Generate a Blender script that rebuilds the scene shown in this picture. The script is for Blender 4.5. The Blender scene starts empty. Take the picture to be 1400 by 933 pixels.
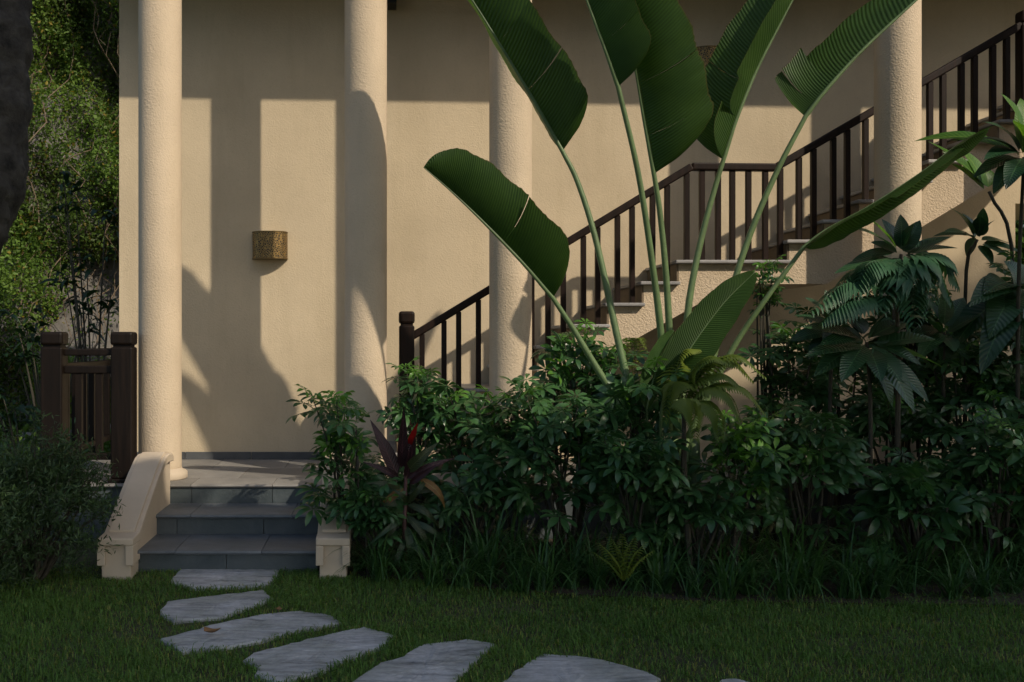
import bpy, math, random
import numpy as np
from mathutils import Vector, Matrix
random.seed(7)
RNG = np.random.default_rng(7)
R = math.radians
SC = bpy.context.scene
COL = SC.collection

# ------------------------------------------------------------------ camera, sky, sun, exposure
F = 1361.0; PX = 520.0; PY = 466.5; EYE = 1.5
cam_d = bpy.data.cameras.new('camera'); cam = bpy.data.objects.new('camera', cam_d); COL.objects.link(cam)
cam.location = (0, 0, EYE); cam.rotation_euler = (R(90), 0, 0)
cam_d.lens = 35.0; cam_d.sensor_width = 36.0; cam_d.shift_x = (700 - PX) / 1400.0
cam_d.clip_start = 0.05; cam_d.clip_end = 500
SC.camera = cam
SUN = Vector((0.96, -1.0, 1.07)).normalized()
world = bpy.data.worlds.new('World'); SC.world = world; world.use_nodes = True
wn = world.node_tree.nodes; wl = world.node_tree.links
sky = wn.new('ShaderNodeTexSky'); sky.sky_type = 'NISHITA'; sky.sun_disc = False
sky.sun_elevation = math.asin(SUN.z); sky.sun_rotation = math.atan2(SUN.x, SUN.y)
sky.air_density = 1.0; sky.dust_density = 2.0; sky.ozone_density = 1.0
bg = wn['Background']; wl.new(sky.outputs[0], bg.inputs[0]); bg.inputs[1].default_value = 0.115
sun_d = bpy.data.lights.new('sun', 'SUN'); sun_d.energy = 3.1; sun_d.angle = R(0.7); sun_d.color = (1.0, 0.87, 0.70)
sun = bpy.data.objects.new('sun', sun_d); COL.objects.link(sun)
sun.rotation_euler = SUN.to_track_quat('Z', 'Y').to_euler(); sun.location = SUN * 30
vs = SC.view_settings
vs.view_transform = 'Standard'; vs.look = 'None'; vs.exposure = 0.12; vs.gamma = 1.0; vs.use_curve_mapping = False
SC.render.engine = 'CYCLES'
SC.cycles.use_adaptive_sampling = True; SC.cycles.adaptive_threshold = 0.025; SC.cycles.max_bounces = 4; SC.cycles.diffuse_bounces = 2; SC.cycles.transmission_bounces = 2; SC.cycles.glossy_bounces = 2; SC.cycles.transparent_max_bounces = 4

# ------------------------------------------------------------------ helpers
def W(px, py, y):
    """a place in the garden from where it is seen and how far away it stands (metres)"""
    return Vector(((px - PX) / F * y, y, EYE - (py - PY) / F * y))
def G(px, py, z=0.0):
    y = F * (EYE - z) / (py - PY)
    return W(px, py, y)

def tag(o, label=None, cat=None, group=None, kind=None):
    if label: o['label'] = label
    if cat: o['category'] = cat
    if group: o['group'] = group
    if kind: o['kind'] = kind
    return o
def empty(name, loc, label, cat, group=None):
    o = bpy.data.objects.new(name, None); COL.objects.link(o); o.location = loc; o.empty_display_size = 0.1
    return tag(o, label, cat, group)
def rootloc(p):
    v = Vector((0, 0, 0))
    while p is not None:
        v = v + Vector(p.location); p = p.parent
    return v
def link(name, me, parent=None, M=None):
    """link a mesh; M is its placement in the garden"""
    o = bpy.data.objects.new(name, me); COL.objects.link(o)
    if M is None: M = Matrix.Identity(4)
    if parent is not None:
        o.parent = parent
        M = Matrix.Translation(-rootloc(parent)) @ M
    o.matrix_basis = M
    return o

class MB:
    def __init__(s): s.v = []; s.f = []; s.uv = None
    def add(s, vs, fs):
        b = len(s.v); s.v.extend([tuple(p) for p in vs]); s.f.extend([tuple(i + b for i in f) for f in fs]); return s
    def box(s, x0, x1, y0, y1, z0, z1):
        v = [(x0,y0,z0),(x1,y0,z0),(x1,y1,z0),(x0,y1,z0),(x0,y0,z1),(x1,y0,z1),(x1,y1,z1),(x0,y1,z1)]
        return s.add(v, [(3,2,1,0),(4,5,6,7),(0,1,5,4),(1,2,6,5),(2,3,7,6),(3,0,4,7)])
    def bar(s, a, b, w, h, up=(0,0,1)):
        """square bar from a to b: w across, h along up"""
        a = Vector(a); b = Vector(b); t = (b - a).normalized(); up = Vector(up)
        sd = t.cross(up).normalized(); u = sd.cross(t)
        v = []
        for p in (a, b):
            for i, j in ((-1,-1),(1,-1),(1,1),(-1,1)): v.append(p + sd*(i*w/2) + u*(j*h/2))
        return s.add(v, [(0,3,2,1),(4,5,6,7),(0,1,5,4),(1,2,6,5),(2,3,7,6),(3,0,4,7)])
    def prism_y(s, prof, y0, y1):
        """profile in x,z pushed from y0 to y1"""
        n = len(prof); v = [(x, y0, z) for x, z in prof] + [(x, y1, z) for x, z in prof]
        f = [tuple(range(n)), tuple(range(2*n-1, n-1, -1))] + [(i, i+n, (i+1) % n + n, (i+1) % n) for i in range(n)]
        return s.add(v, f)
    def prism_x(s, prof, x0, x1):
        n = len(prof); v = [(x0, y, z) for y, z in prof] + [(x1, y, z) for y, z in prof]
        f = [tuple(range(n-1, -1, -1)), tuple(range(n, 2*n))] + [(i, (i+1) % n, (i+1) % n + n, i+n) for i in range(n)]
        return s.add(v, f)
    def prism_z(s, poly, z0, z1):
        n = len(poly); v = [(x, y, z0) for x, y in poly] + [(x, y, z1) for x, y in poly]
        f = [tuple(range(n-1, -1, -1)), tuple(range(n, 2*n))] + [(i, (i+1) % n, (i+1) % n + n, i+n) for i in range(n)]
        return s.add(v, f)
    def tube(s, pts, rad, n=8, cap=True):
        pts = [Vector(p) for p in pts]; b = len(s.v); k = len(pts)
        if not hasattr(rad, '__len__'): rad = [rad] * k
        ref = Vector((0.3, 0.2, 1)).normalized()
        for i, p in enumerate(pts):
            t = (pts[min(i+1, k-1)] - pts[max(i-1, 0)]).normalized()
            a = t.cross(ref)
            if a.length < 1e-3: a = t.cross(Vector((1, 0, 0)))
            a.normalize(); c = t.cross(a)
            for j in range(n):
                q = 2*math.pi*j/n; s.v.append(tuple(p + (a*math.cos(q) + c*math.sin(q))*rad[i]))
        for i in range(k-1):
            for j in range(n):
                s.f.append((b+i*n+j, b+i*n+(j+1) % n, b+(i+1)*n+(j+1) % n, b+(i+1)*n+j))
        if cap: s.f.append(tuple(b+j for j in range(n-1, -1, -1))); s.f.append(tuple(b+(k-1)*n+j for j in range(n)))
        return s
    def lathe(s, prof, cx, cy, n=48):
        b = len(s.v); k = len(prof)
        for r, z in prof:
            for j in range(n):
                q = 2*math.pi*j/n; s.v.append((cx + r*math.cos(q), cy + r*math.sin(q), z))
        for i in range(k-1):
            for j in range(n): s.f.append((b+i*n+j, b+i*n+(j+1) % n, b+(i+1)*n+(j+1) % n, b+(i+1)*n+j))
        s.f.append(tuple(b+j for j in range(n-1, -1, -1))); s.f.append(tuple(b+(k-1)*n+j for j in range(n)))
        return s
    def mesh(s, name, mat, smooth=False):
        me = bpy.data.meshes.new(name); me.from_pydata(s.v, [], s.f)
        me.materials.append(mat)
        if smooth:
            me.polygons.foreach_set('use_smooth', np.ones(len(me.polygons), dtype=bool))
        if s.uv is not None:
            ul = me.uv_layers.new(name='UVMap'); li = np.empty(len(me.loops), dtype=np.int32)
            me.loops.foreach_get('vertex_index', li)
            ul.data.foreach_set('uv', np.array(s.uv, dtype=np.float32)[li].ravel())
        me.update(); return me
    def build(s, name, mat, parent=None, smooth=False, bevel=0, M=None):
        o = link(name, s.mesh(name, mat, smooth), parent, M)
        if bevel:
            m = o.modifiers.new('bevel', 'BEVEL'); m.width = bevel; m.segments = 2; m.limit_method = 'ANGLE'; m.angle_limit = R(35)
        return o

def big_mesh(name, verts, faces, mat, cols=None, smooth=False):
    """numpy mesh: verts (n,3), faces (m,k) all the same size"""
    me = bpy.data.meshes.new(name); n = len(verts); m, k = faces.shape
    me.vertices.add(n); me.vertices.foreach_set('co', verts.astype(np.float32).ravel())
    me.loops.add(m*k); me.loops.foreach_set('vertex_index', faces.astype(np.int32).ravel())
    me.polygons.add(m); me.polygons.foreach_set('loop_start', np.arange(0, m*k, k, dtype=np.int32))
    me.materials.append(mat)
    if cols is not None:
        a = me.color_attributes.new('tint', 'FLOAT_COLOR', 'POINT')
        c = np.ones((n, 4), dtype=np.float32); c[:, :3] = cols; a.data.foreach_set('color', c.ravel())
    if smooth: me.polygons.foreach_set('use_smooth', np.ones(m, dtype=bool))
    me.update(calc_edges=True); return me

def spline(pts, n):
    P = [Vector(p) for p in pts]
    if len(P) == 2: return [P[0].lerp(P[1], i/(n-1)) for i in range(n)]
    P = [P[0]*2 - P[1]] + P + [P[-1]*2 - P[-2]]
    out = []; segs = len(P) - 3
    for i in range(n):
        t = i/(n-1)*segs; k = min(int(t), segs-1); t -= k
        a, b, c, d = P[k:k+4]
        out.append(0.5*((2*b) + (c-a)*t + (2*a-5*b+4*c-d)*t*t + (3*b-a-3*c+d)*t*t*t))
    return out

# ------------------------------------------------------------------ materials
def new_mat(name):
    m = bpy.data.materials.new(name); m.use_nodes = True
    nt = m.node_tree; return m, nt, nt.nodes['Principled BSDF'], nt.nodes, nt.links
def nd(N, t, **kw):
    n = N.new(t)
    for k, v in kw.items():
        if k in n.inputs: n.inputs[k].default_value = v
        else: setattr(n, k, v)
    return n
def ramp(N, stops):
    r = N.new('ShaderNodeValToRGB'); e = r.color_ramp.elements
    while len(e) < len(stops): e.new(0.5)
    for i, (p, c) in enumerate(stops): e[i].position = p; e[i].color = (*c, 1) if len(c) == 3 else c
    return r
def bump(N, L, b, h, strength, dist, prev=None):
    n = N.new('ShaderNodeBump'); n.inputs['Strength'].default_value = strength; n.inputs['Distance'].default_value = dist
    L.new(h, n.inputs['Height'])
    if prev is not None: L.new(prev.outputs[0], n.inputs['Normal'])
    L.new(n.outputs[0], b.inputs['Normal']); return n

def stucco(name, col, coarse=1.0):
    m, nt, b, N, L = new_mat(name)
    g = nd(N, 'ShaderNodeNewGeometry')
    big = nd(N, 'ShaderNodeTexNoise', Scale=1.3, Detail=5.0, Roughness=0.6); L.new(g.outputs['Position'], big.inputs['Vector'])
    r = ramp(N, [(0.3, tuple(c*0.90 for c in col)), (0.7, tuple(min(1, c*1.07) for c in col))]); L.new(big.outputs[0], r.inputs[0])
    fine = nd(N, 'ShaderNodeTexNoise', Scale=70.0, Detail=3.0, Roughness=0.55); L.new(g.outputs['Position'], fine.inputs['Vector'])
    v = nd(N, 'ShaderNodeTexVoronoi', Scale=88.0); v.feature = 'SMOOTH_F1'; L.new(g.outputs['Position'], v.inputs['Vector'])
    spots = ramp(N, [(0.27, (0.86, 0.86, 0.86)), (0.42, (1, 1, 1))]); L.new(fine.outputs[0], spots.inputs[0])
    mx = nd(N, 'ShaderNodeMix', data_type='RGBA', blend_type='MULTIPLY'); mx.inputs[0].default_value = 0.6
    L.new(r.outputs[0], mx.inputs[6]); L.new(spots.outputs[0], mx.inputs[7]); L.new(mx.outputs[2], b.inputs['Base Color'])
    b.inputs['Roughness'].default_value = 0.93; b.inputs['Specular IOR Level'].default_value = 0.2
    mp = nd(N, 'ShaderNodeMapping'); mp.inputs['Scale'].default_value = (2.6, 2.6, 0.35); L.new(g.outputs['Position'], mp.inputs[0])
    stn = nd(N, 'ShaderNodeTexNoise', Scale=1.6, Detail=6.0, Roughness=0.65); L.new(mp.outputs[0], stn.inputs['Vector'])
    sr_ = ramp(N, [(0.36, (0.87, 0.86, 0.83)), (0.52, (1, 1, 1))]); L.new(stn.outputs[0], sr_.inputs[0])
    m2 = nd(N, 'ShaderNodeMix', data_type='RGBA', blend_type='MULTIPLY'); m2.inputs[0].default_value = 0.45
    L.new(mx.outputs[2], m2.inputs[6]); L.new(sr_.outputs[0], m2.inputs[7]); L.new(m2.outputs[2], b.inputs['Base Color'])
    p = bump(N, L, b, v.outputs['Distance'], 0.35*coarse, 0.012)
    bump(N, L, b, fine.outputs[0], 0.55*coarse, 0.014, p)
    return m

def slate(name, ca, cb, rough=0.6, scale=3.0, bumps=0.3):
    m, nt, b, N, L = new_mat(name)
    g = nd(N, 'ShaderNodeNewGeometry'); oi = nd(N, 'ShaderNodeObjectInfo')
    ad = nd(N, 'ShaderNodeVectorMath', operation='MULTIPLY_ADD'); ad.inputs[1].default_value = (1, 1, 1)
    L.new(g.outputs['Position'], ad.inputs[0]); L.new(oi.outputs['Random'], ad.inputs[2])
    n1 = nd(N, 'ShaderNodeTexNoise', Scale=scale, Detail=7.0, Roughness=0.65, Distortion=0.6); L.new(ad.outputs[0], n1.inputs['Vector'])
    r = ramp(N, [(0.25, ca), (0.75, cb)]); L.new(n1.outputs[0], r.inputs[0])
    hv = nd(N, 'ShaderNodeHueSaturation'); L.new(r.outputs[0], hv.inputs['Color'])
    mr = nd(N, 'ShaderNodeMapRange'); mr.inputs['To Min'].default_value = 0.8; mr.inputs['To Max'].default_value = 1.18
    L.new(oi.outputs['Random'], mr.inputs['Value']); L.new(mr.outputs[0], hv.inputs['Value'])
    L.new(hv.outputs[0], b.inputs['Base Color'])
    n2 = nd(N, 'ShaderNodeTexNoise', Scale=scale*9, Detail=5.0, Roughness=0.7); L.new(g.outputs['Position'], n2.inputs['Vector'])
    bump(N, L, b, n2.outputs[0], bumps, 0.01)
    b.inputs['Roughness'].default_value = rough
    return m

def streaked(name, ca, cb):
    m, nt, b, N, L = new_mat(name); g = nd(N, 'ShaderNodeNewGeometry'); oi = nd(N, 'ShaderNodeObjectInfo')
    rot = nd(N, 'ShaderNodeMapping'); rot.inputs['Rotation'].default_value = (0, 0, R(24)); rot.inputs['Scale'].default_value = (2.2, 13, 6)
    L.new(g.outputs['Position'], rot.inputs[0])
    ad = nd(N, 'ShaderNodeVectorMath', operation='MULTIPLY_ADD'); ad.inputs[1].default_value = (1, 1, 1); L.new(rot.outputs[0], ad.inputs[0])
    sc = nd(N, 'ShaderNodeMath', operation='MULTIPLY'); sc.inputs[1].default_value = 40.0; L.new(oi.outputs['Random'], sc.inputs[0]); L.new(sc.outputs[0], ad.inputs[2])
    n1 = nd(N, 'ShaderNodeTexNoise', Scale=1.0, Detail=8.0, Roughness=0.68, Distortion=1.2); L.new(ad.outputs[0], n1.inputs['Vector'])
    n2 = nd(N, 'ShaderNodeTexNoise', Scale=26.0, Detail=6.0, Roughness=0.7); L.new(g.outputs['Position'], n2.inputs['Vector'])
    n3 = nd(N, 'ShaderNodeTexNoise', Scale=3.2, Detail=4.0); L.new(g.outputs['Position'], n3.inputs['Vector'])
    r = ramp(N, [(0.30, tuple(c*0.35 for c in ca)), (0.38, ca), (0.55, cb), (0.8, tuple(c*1.15 for c in cb))]); L.new(n1.outputs[0], r.inputs[0])
    r2 = ramp(N, [(0.35, (0.78, 0.78, 0.76)), (0.6, (1, 1, 1))]); L.new(n2.outputs[0], r2.inputs[0])
    r3 = ramp(N, [(0.35, (0.72, 0.74, 0.68)), (0.62, (1, 1, 1))]); L.new(n3.outputs[0], r3.inputs[0])
    c = r.outputs[0]
    for q in (r2, r3):
        mx = nd(N, 'ShaderNodeMix', data_type='RGBA', blend_type='MULTIPLY'); mx.inputs[0].default_value = 1
        L.new(c, mx.inputs[6]); L.new(q.outputs[0], mx.inputs[7]); c = mx.outputs[2]
    L.new(c, b.inputs['Base Color']); b.inputs['Roughness'].default_value = 0.7
    p = bump(N, L, b, n1.outputs[0], 0.8, 0.02); bump(N, L, b, n2.outputs[0], 0.5, 0.008, p)
    return m

def wood(name, ca, cb):
    m, nt, b, N, L = new_mat(name)
    tc = nd(N, 'ShaderNodeNewGeometry'); mp = nd(N, 'ShaderNodeMapping'); mp.inputs['Scale'].default_value = (30, 30, 2.2)
    L.new(tc.outputs['Position'], mp.inputs[0])
    n1 = nd(N, 'ShaderNodeTexNoise', Scale=1.0, Detail=5.0, Roughness=0.6, Distortion=0.4); L.new(mp.outputs[0], n1.inputs['Vector'])
    r = ramp(N, [(0.3, ca), (0.72, cb)]); L.new(n1.outputs[0], r.inputs[0]); L.new(r.outputs[0], b.inputs['Base Color'])
    rr = nd(N, 'ShaderNodeMapRange'); rr.inputs['To Min'].default_value = 0.4; rr.inputs['To Max'].default_value = 0.65; b.inputs['Specular IOR Level'].default_value = 0.2
    L.new(n1.outputs[0], rr.inputs['Value']); L.new(rr.outputs[0], b.inputs['Roughness'])
    bump(N, L, b, n1.outputs[0], 0.25, 0.004)
    return m

def leafy(name, ca, cb, rough=0.42, trans=0.22, tint=False, spec=0.4, noise=9.0, rib=False):
    m, nt, b, N, L = new_mat(name)
    out = N['Material Output']; oi = nd(N, 'ShaderNodeObjectInfo'); g = nd(N, 'ShaderNodeNewGeometry')
    n1 = nd(N, 'ShaderNodeTexNoise', Scale=noise, Detail=3.0); L.new(g.outputs['Position'], n1.inputs['Vector'])
    ad = nd(N, 'ShaderNodeMath', operation='MULTIPLY_ADD'); ad.inputs[1].default_value = 0.6
    L.new(oi.outputs['Random'], ad.inputs[0])
    sb = nd(N, 'ShaderNodeMath', operation='SUBTRACT'); sb.inputs[1].default_value = 0.3; L.new(n1.outputs[0], sb.inputs[0])
    L.new(sb.outputs[0], ad.inputs[2])
    r = ramp(N, [(0.1, ca), (0.85, cb)]); L.new(ad.outputs[0], r.inputs[0])
    c = r.outputs[0]
    if tint:
        at = nd(N, 'ShaderNodeVertexColor'); at.layer_name = 'tint'
        mx = nd(N, 'ShaderNodeMix', data_type='RGBA', blend_type='MULTIPLY'); mx.inputs[0].default_value = 1
        L.new(c, mx.inputs[6]); L.new(at.outputs[0], mx.inputs[7]); c = mx.outputs[2]
    if rib:
        uv = nd(N, 'ShaderNodeUVMap'); sp = nd(N, 'ShaderNodeSeparateXYZ'); L.new(uv.outputs[0], sp.inputs[0])
        rb = ramp(N, [(0.462, (0, 0, 0)), (0.49, (0.8, 0.8, 0.8)), (0.51, (0.8, 0.8, 0.8)), (0.538, (0, 0, 0))]); L.new(sp.outputs[0], rb.inputs[0])
        mb = nd(N, 'ShaderNodeMix', data_type='RGBA'); L.new(rb.outputs[0], mb.inputs[0]); L.new(c, mb.inputs[6]); mb.inputs[7].default_value = (min(.3, cb[0]*2.2), min(.3, cb[1]*1.9), min(.2, cb[2]*2), 1); c = mb.outputs[2]
        wv = nd(N, 'ShaderNodeMath', operation='ABSOLUTE'); s0 = nd(N, 'ShaderNodeMath', operation='SUBTRACT'); s0.inputs[1].default_value = 0.5
        L.new(sp.outputs[0], s0.inputs[0]); L.new(s0.outputs[0], wv.inputs[0])
        sk_ = nd(N, 'ShaderNodeMath', operation='MULTIPLY_ADD'); sk_.inputs[1].default_value = -0.22; L.new(wv.outputs[0], sk_.inputs[0]); L.new(sp.outputs[1], sk_.inputs[2])
        fq = nd(N, 'ShaderNodeMath', operation='MULTIPLY'); fq.inputs[1].default_value = 110.0; L.new(sk_.outputs[0], fq.inputs[0])
        sn = nd(N, 'ShaderNodeMath', operation='SINE'); L.new(fq.outputs[0], sn.inputs[0]); bump(N, L, b, sn.outputs[0], 0.35, 0.003)
    L.new(c, b.inputs['Base Color']); b.inputs['Roughness'].default_value = rough; b.inputs['Specular IOR Level'].default_value = spec
    tr = nd(N, 'ShaderNodeBsdfTranslucent'); br = nd(N, 'ShaderNodeMix', data_type='RGBA', blend_type='MULTIPLY'); br.inputs[0].default_value = 1
    br.inputs[7].default_value = (1.5, 1.6, 0.6, 1); L.new(c, br.inputs[6]); L.new(br.outputs[2], tr.inputs[0])
    mxs = nd(N, 'ShaderNodeMixShader'); mxs.inputs[0].default_value = trans
    L.new(b.outputs[0], mxs.inputs[1]); L.new(tr.outputs[0], mxs.inputs[2]); L.new(mxs.outputs[0], out.inputs[0])
    return m

def pleated(name, ca, cb, rib=(0.16, 0.2, 0.06)):
    """big paddle leaf: fine pleats along the side veins, pale midrib and rim, from the leaf's own coordinates"""
    m, nt, b, N, L = new_mat(name); out = N['Material Output']
    uv = nd(N, 'ShaderNodeUVMap'); sep = nd(N, 'ShaderNodeSeparateXYZ'); L.new(uv.outputs[0], sep.inputs[0])
    g = nd(N, 'ShaderNodeNewGeometry'); oi = nd(N, 'ShaderNodeObjectInfo')
    n1 = nd(N, 'ShaderNodeTexNoise', Scale=5.0, Detail=4.0); L.new(g.outputs['Position'], n1.inputs['Vector'])
    # vein phase: along the leaf plus a lean towards the tip
    ph = nd(N, 'ShaderNodeMath', operation='MULTIPLY_ADD'); ph.inputs[1].default_value = -0.05
    L.new(sep.outputs[1], ph.inputs[0]); L.new(sep.outputs[0], ph.inputs[2])
    nz = nd(N, 'ShaderNodeMath', operation='MULTIPLY_ADD'); nz.inputs[1].default_value = 0.008
    L.new(n1.outputs[0], nz.inputs[0]); L.new(ph.outputs[0], nz.inputs[2])
    fr = nd(N, 'ShaderNodeMath', operation='MULTIPLY'); fr.inputs[1].default_value = 480.0; L.new(nz.outputs[0], fr.inputs[0])
    si = nd(N, 'ShaderNodeMath', operation='SINE'); L.new(fr.outputs[0], si.inputs[0])
    fr2 = nd(N, 'ShaderNodeMath', operation='MULTIPLY'); fr2.inputs[1].default_value = 1900.0; L.new(nz.outputs[0], fr2.inputs[0])
    si2 = nd(N, 'ShaderNodeMath', operation='SINE'); L.new(fr2.outputs[0], si2.inputs[0])
    r = ramp(N, [(0.25, ca), (0.75, cb)]); L.new(n1.outputs[0], r.inputs[0])
    vein = nd(N, 'ShaderNodeMapRange'); vein.inputs['From Min'].default_value = -1; vein.inputs['To Min'].default_value = 0.82; vein.inputs['To Max'].default_value = 1.16
    L.new(si.outputs[0], vein.inputs['Value'])
    mv = nd(N, 'ShaderNodeMix', data_type='RGBA', blend_type='MULTIPLY'); mv.inputs[0].default_value = 1
    L.new(r.outputs[0], mv.inputs[6]); L.new(vein.outputs[0], mv.inputs[7])
    rim = ramp(N, [(0.0, (1, 1, 1)), (0.045, (0, 0, 0)), (0.975, (0, 0, 0)), (1.0, (0.55, 0.55, 0.55))]); L.new(sep.outputs[1], rim.inputs[0])
    rc = ramp(N, [(0.5, rib), (0.52, (0.13, 0.085, 0.03))]); L.new(sep.outputs[1], rc.inputs[0])
    mr = nd(N, 'ShaderNodeMix', data_type='RGBA'); L.new(rc.outputs[0], mr.inputs[7]); L.new(rim.outputs[0], mr.inputs[0]); L.new(mv.outputs[2], mr.inputs[6])
    L.new(mr.outputs[2], b.inputs['Base Color']); b.inputs['Roughness'].default_value = 0.42; b.inputs['Specular IOR Level'].default_value = 0.28
    p = bump(N, L, b, si.outputs[0], 0.45, 0.003)
    bump(N, L, b, si2.outputs[0], 0.2, 0.0008, p)
    tr = nd(N, 'ShaderNodeBsdfTranslucent'); br = nd(N, 'ShaderNodeMix', data_type='RGBA', blend_type='MULTIPLY'); br.inputs[0].default_value = 1
    br.inputs[7].default_value = (1.4, 1.7, 0.5, 1); L.new(mr.outputs[2], br.inputs[6]); L.new(br.outputs[2], tr.inputs[0])
    mxs = nd(N, 'ShaderNodeMixShader'); mxs.inputs[0].default_value = 0.34
    L.new(b.outputs[0], mxs.inputs[1]); L.new(tr.outputs[0], mxs.inputs[2]); L.new(mxs.outputs[0], out.inputs[0])
    return m

def plain(name, col, rough=0.7, metal=0.0, nscale=6.0, var=0.25, bumps=0.0):
    m, nt, b, N, L = new_mat(name); g = nd(N, 'ShaderNodeNewGeometry')
    n1 = nd(N, 'ShaderNodeTexNoise', Scale=nscale, Detail=6.0, Roughness=0.6); L.new(g.outputs['Position'], n1.inputs['Vector'])
    r = ramp(N, [(0.25, tuple(c*(1-var) for c in col)), (0.75, tuple(min(1, c*(1+var)) for c in col))]); L.new(n1.outputs[0], r.inputs[0])
    L.new(r.outputs[0], b.inputs['Base Color']); b.inputs['Roughness'].default_value = rough; b.inputs['Metallic'].default_value = metal
    if bumps: bump(N, L, b, n1.outputs[0], bumps, 0.02)
    return m

WALLC = (0.62, 0.515, 0.355)
M_wall = stucco('stucco_wall', WALLC, 0.33)
M_col = stucco('stucco_column', (0.63, 0.515, 0.37), 0.55)
M_string = stucco('stucco_stringer', (0.62, 0.50, 0.355), 0.9)
M_smooth = plain('smooth_plaster', (0.55, 0.46, 0.345), 0.85, 0, 3.0, 0.12, 0.12)
M_slate_shaded = slate('slate_tile', (0.034, 0.05, 0.055), (0.095, 0.112, 0.118), 0.6, 3.2, 0.35)  # step slate darkened; the upright faces' shade is put into the colour
M_slate_lit = slate('step_tile', (0.08, 0.096, 0.107), (0.18, 0.2, 0.215), 0.6, 3.2, 0.35)  # same slate made lighter; the light on the treads is put into the colour
M_floor = slate('floor_tile', (0.17, 0.165, 0.155), (0.30, 0.285, 0.26), 0.65, 2.2, 0.3)
M_skirt = slate('skirting_tile', (0.06, 0.065, 0.07), (0.11, 0.115, 0.12), 0.6, 4.0, 0.2)
M_mortar = plain('mortar', (0.22, 0.21, 0.19), 0.9, 0, 12, 0.3, 0.2)
M_tread = slate('tread_slab', (0.24, 0.235, 0.23), (0.38, 0.37, 0.36), 0.55, 4.0, 0.2)
M_riser = plain('riser_plaster', (0.20, 0.15, 0.095), 0.8, 0, 5, 0.25, 0.1)
M_wood = wood('dark_wood', (0.006, 0.0036, 0.0026), (0.022, 0.010, 0.006))
M_wood2 = wood('weathered_wood', (0.005, 0.0036, 0.0026), (0.0135, 0.008, 0.0052))
M_stone = streaked('stepping_stone', (0.33, 0.335, 0.34), (0.55, 0.55, 0.555))
M_soil = plain('soil', (0.045, 0.032, 0.02), 1.0, 0, 14, 0.5, 0.6)
M_lawn = plain('lawn_soil', (0.045, 0.05, 0.018), 1.0, 0, 7, 0.5, 0.5)
M_grass = leafy('grass', (0.062, 0.14, 0.027), (0.12, 0.22, 0.044), 0.5, 0.25, True, 0.25, 1.2)
M_leafA = leafy('umbrella_leaf', (0.022, 0.07, 0.024), (0.065, 0.16, 0.05), 0.33, 0.2, spec=0.55)
M_leafB = leafy('umbrella_leaf_young', (0.06, 0.17, 0.025), (0.12, 0.27, 0.045), 0.36, 0.3)
M_strap = leafy('strap_leaf', (0.025, 0.075, 0.022), (0.06, 0.14, 0.035), 0.4, 0.2)
M_fern = leafy('fern', (0.08, 0.13, 0.016), (0.16, 0.21, 0.03), 0.45, 0.3)
M_feather = leafy('feathery', (0.03, 0.095, 0.045), (0.06, 0.15, 0.07), 0.42, 0.25)
M_broad = leafy('broad_leaf', (0.016, 0.055, 0.024), (0.036, 0.095, 0.038), 0.3, 0.18, spec=0.55, rib=True)
M_bright = leafy('bright_leaf', (0.05, 0.13, 0.018), (0.09, 0.2, 0.03), 0.36, 0.35, rib=True)
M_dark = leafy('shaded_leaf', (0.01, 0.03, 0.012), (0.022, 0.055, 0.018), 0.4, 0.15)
M_fine = leafy('fine_leaf', (0.035, 0.07, 0.024), (0.07, 0.125, 0.042), 0.5, 0.2, True)
M_vine = leafy('vine_leaf', (0.046, 0.105, 0.015), (0.115, 0.18, 0.03), 0.5, 0.28, True, 0.25, 2.0)
M_crown = leafy('crown_leaf', (0.02, 0.05, 0.012), (0.05, 0.1, 0.025), 0.5, 0.2)
M_purple = leafy('ti_purple', (0.022, 0.010, 0.014), (0.045, 0.018, 0.024), 0.36, 0.12, rib=True)
M_red = leafy('ti_red', (0.22, 0.008, 0.012), (0.36, 0.014, 0.02), 0.35, 0.3)
M_tan = leafy('ti_faded', (0.16, 0.085, 0.03), (0.27, 0.16, 0.06), 0.5, 0.25, rib=True)
M_tigreen = leafy('ti_green', (0.02, 0.04, 0.016), (0.045, 0.06, 0.024), 0.36, 0.2, rib=True)
M_pal = pleated('paddle_leaf', (0.028, 0.066, 0.013), (0.050, 0.102, 0.02))
M_pal2 = pleated('paddle_leaf_pale', (0.045, 0.10, 0.03), (0.08, 0.15, 0.045))
M_petiole = plain('petiole', (0.12, 0.185, 0.075), 0.42, 0, 9, 0.25, 0.05)
M_stem = plain('stem_bark', (0.05, 0.045, 0.03), 0.8, 0, 20, 0.35, 0.3)
M_bark = plain('tree_bark', (0.04, 0.037, 0.032), 0.95, 0, 16, 0.95, 1.0)
M_vinestem = plain('vine_stem', (0.15, 0.11, 0.07), 0.9, 0, 12, 0.3, 0.3)
M_rock = plain('limestone', (0.13, 0.122, 0.11), 0.95, 0, 2.6, 0.55, 1.0)
M_black = plain('black_paint', (0.012, 0.012, 0.012), 0.5)
M_dry = plain('dry_leaf', (0.24, 0.13, 0.05), 0.8, 0, 30, 0.4)

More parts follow.
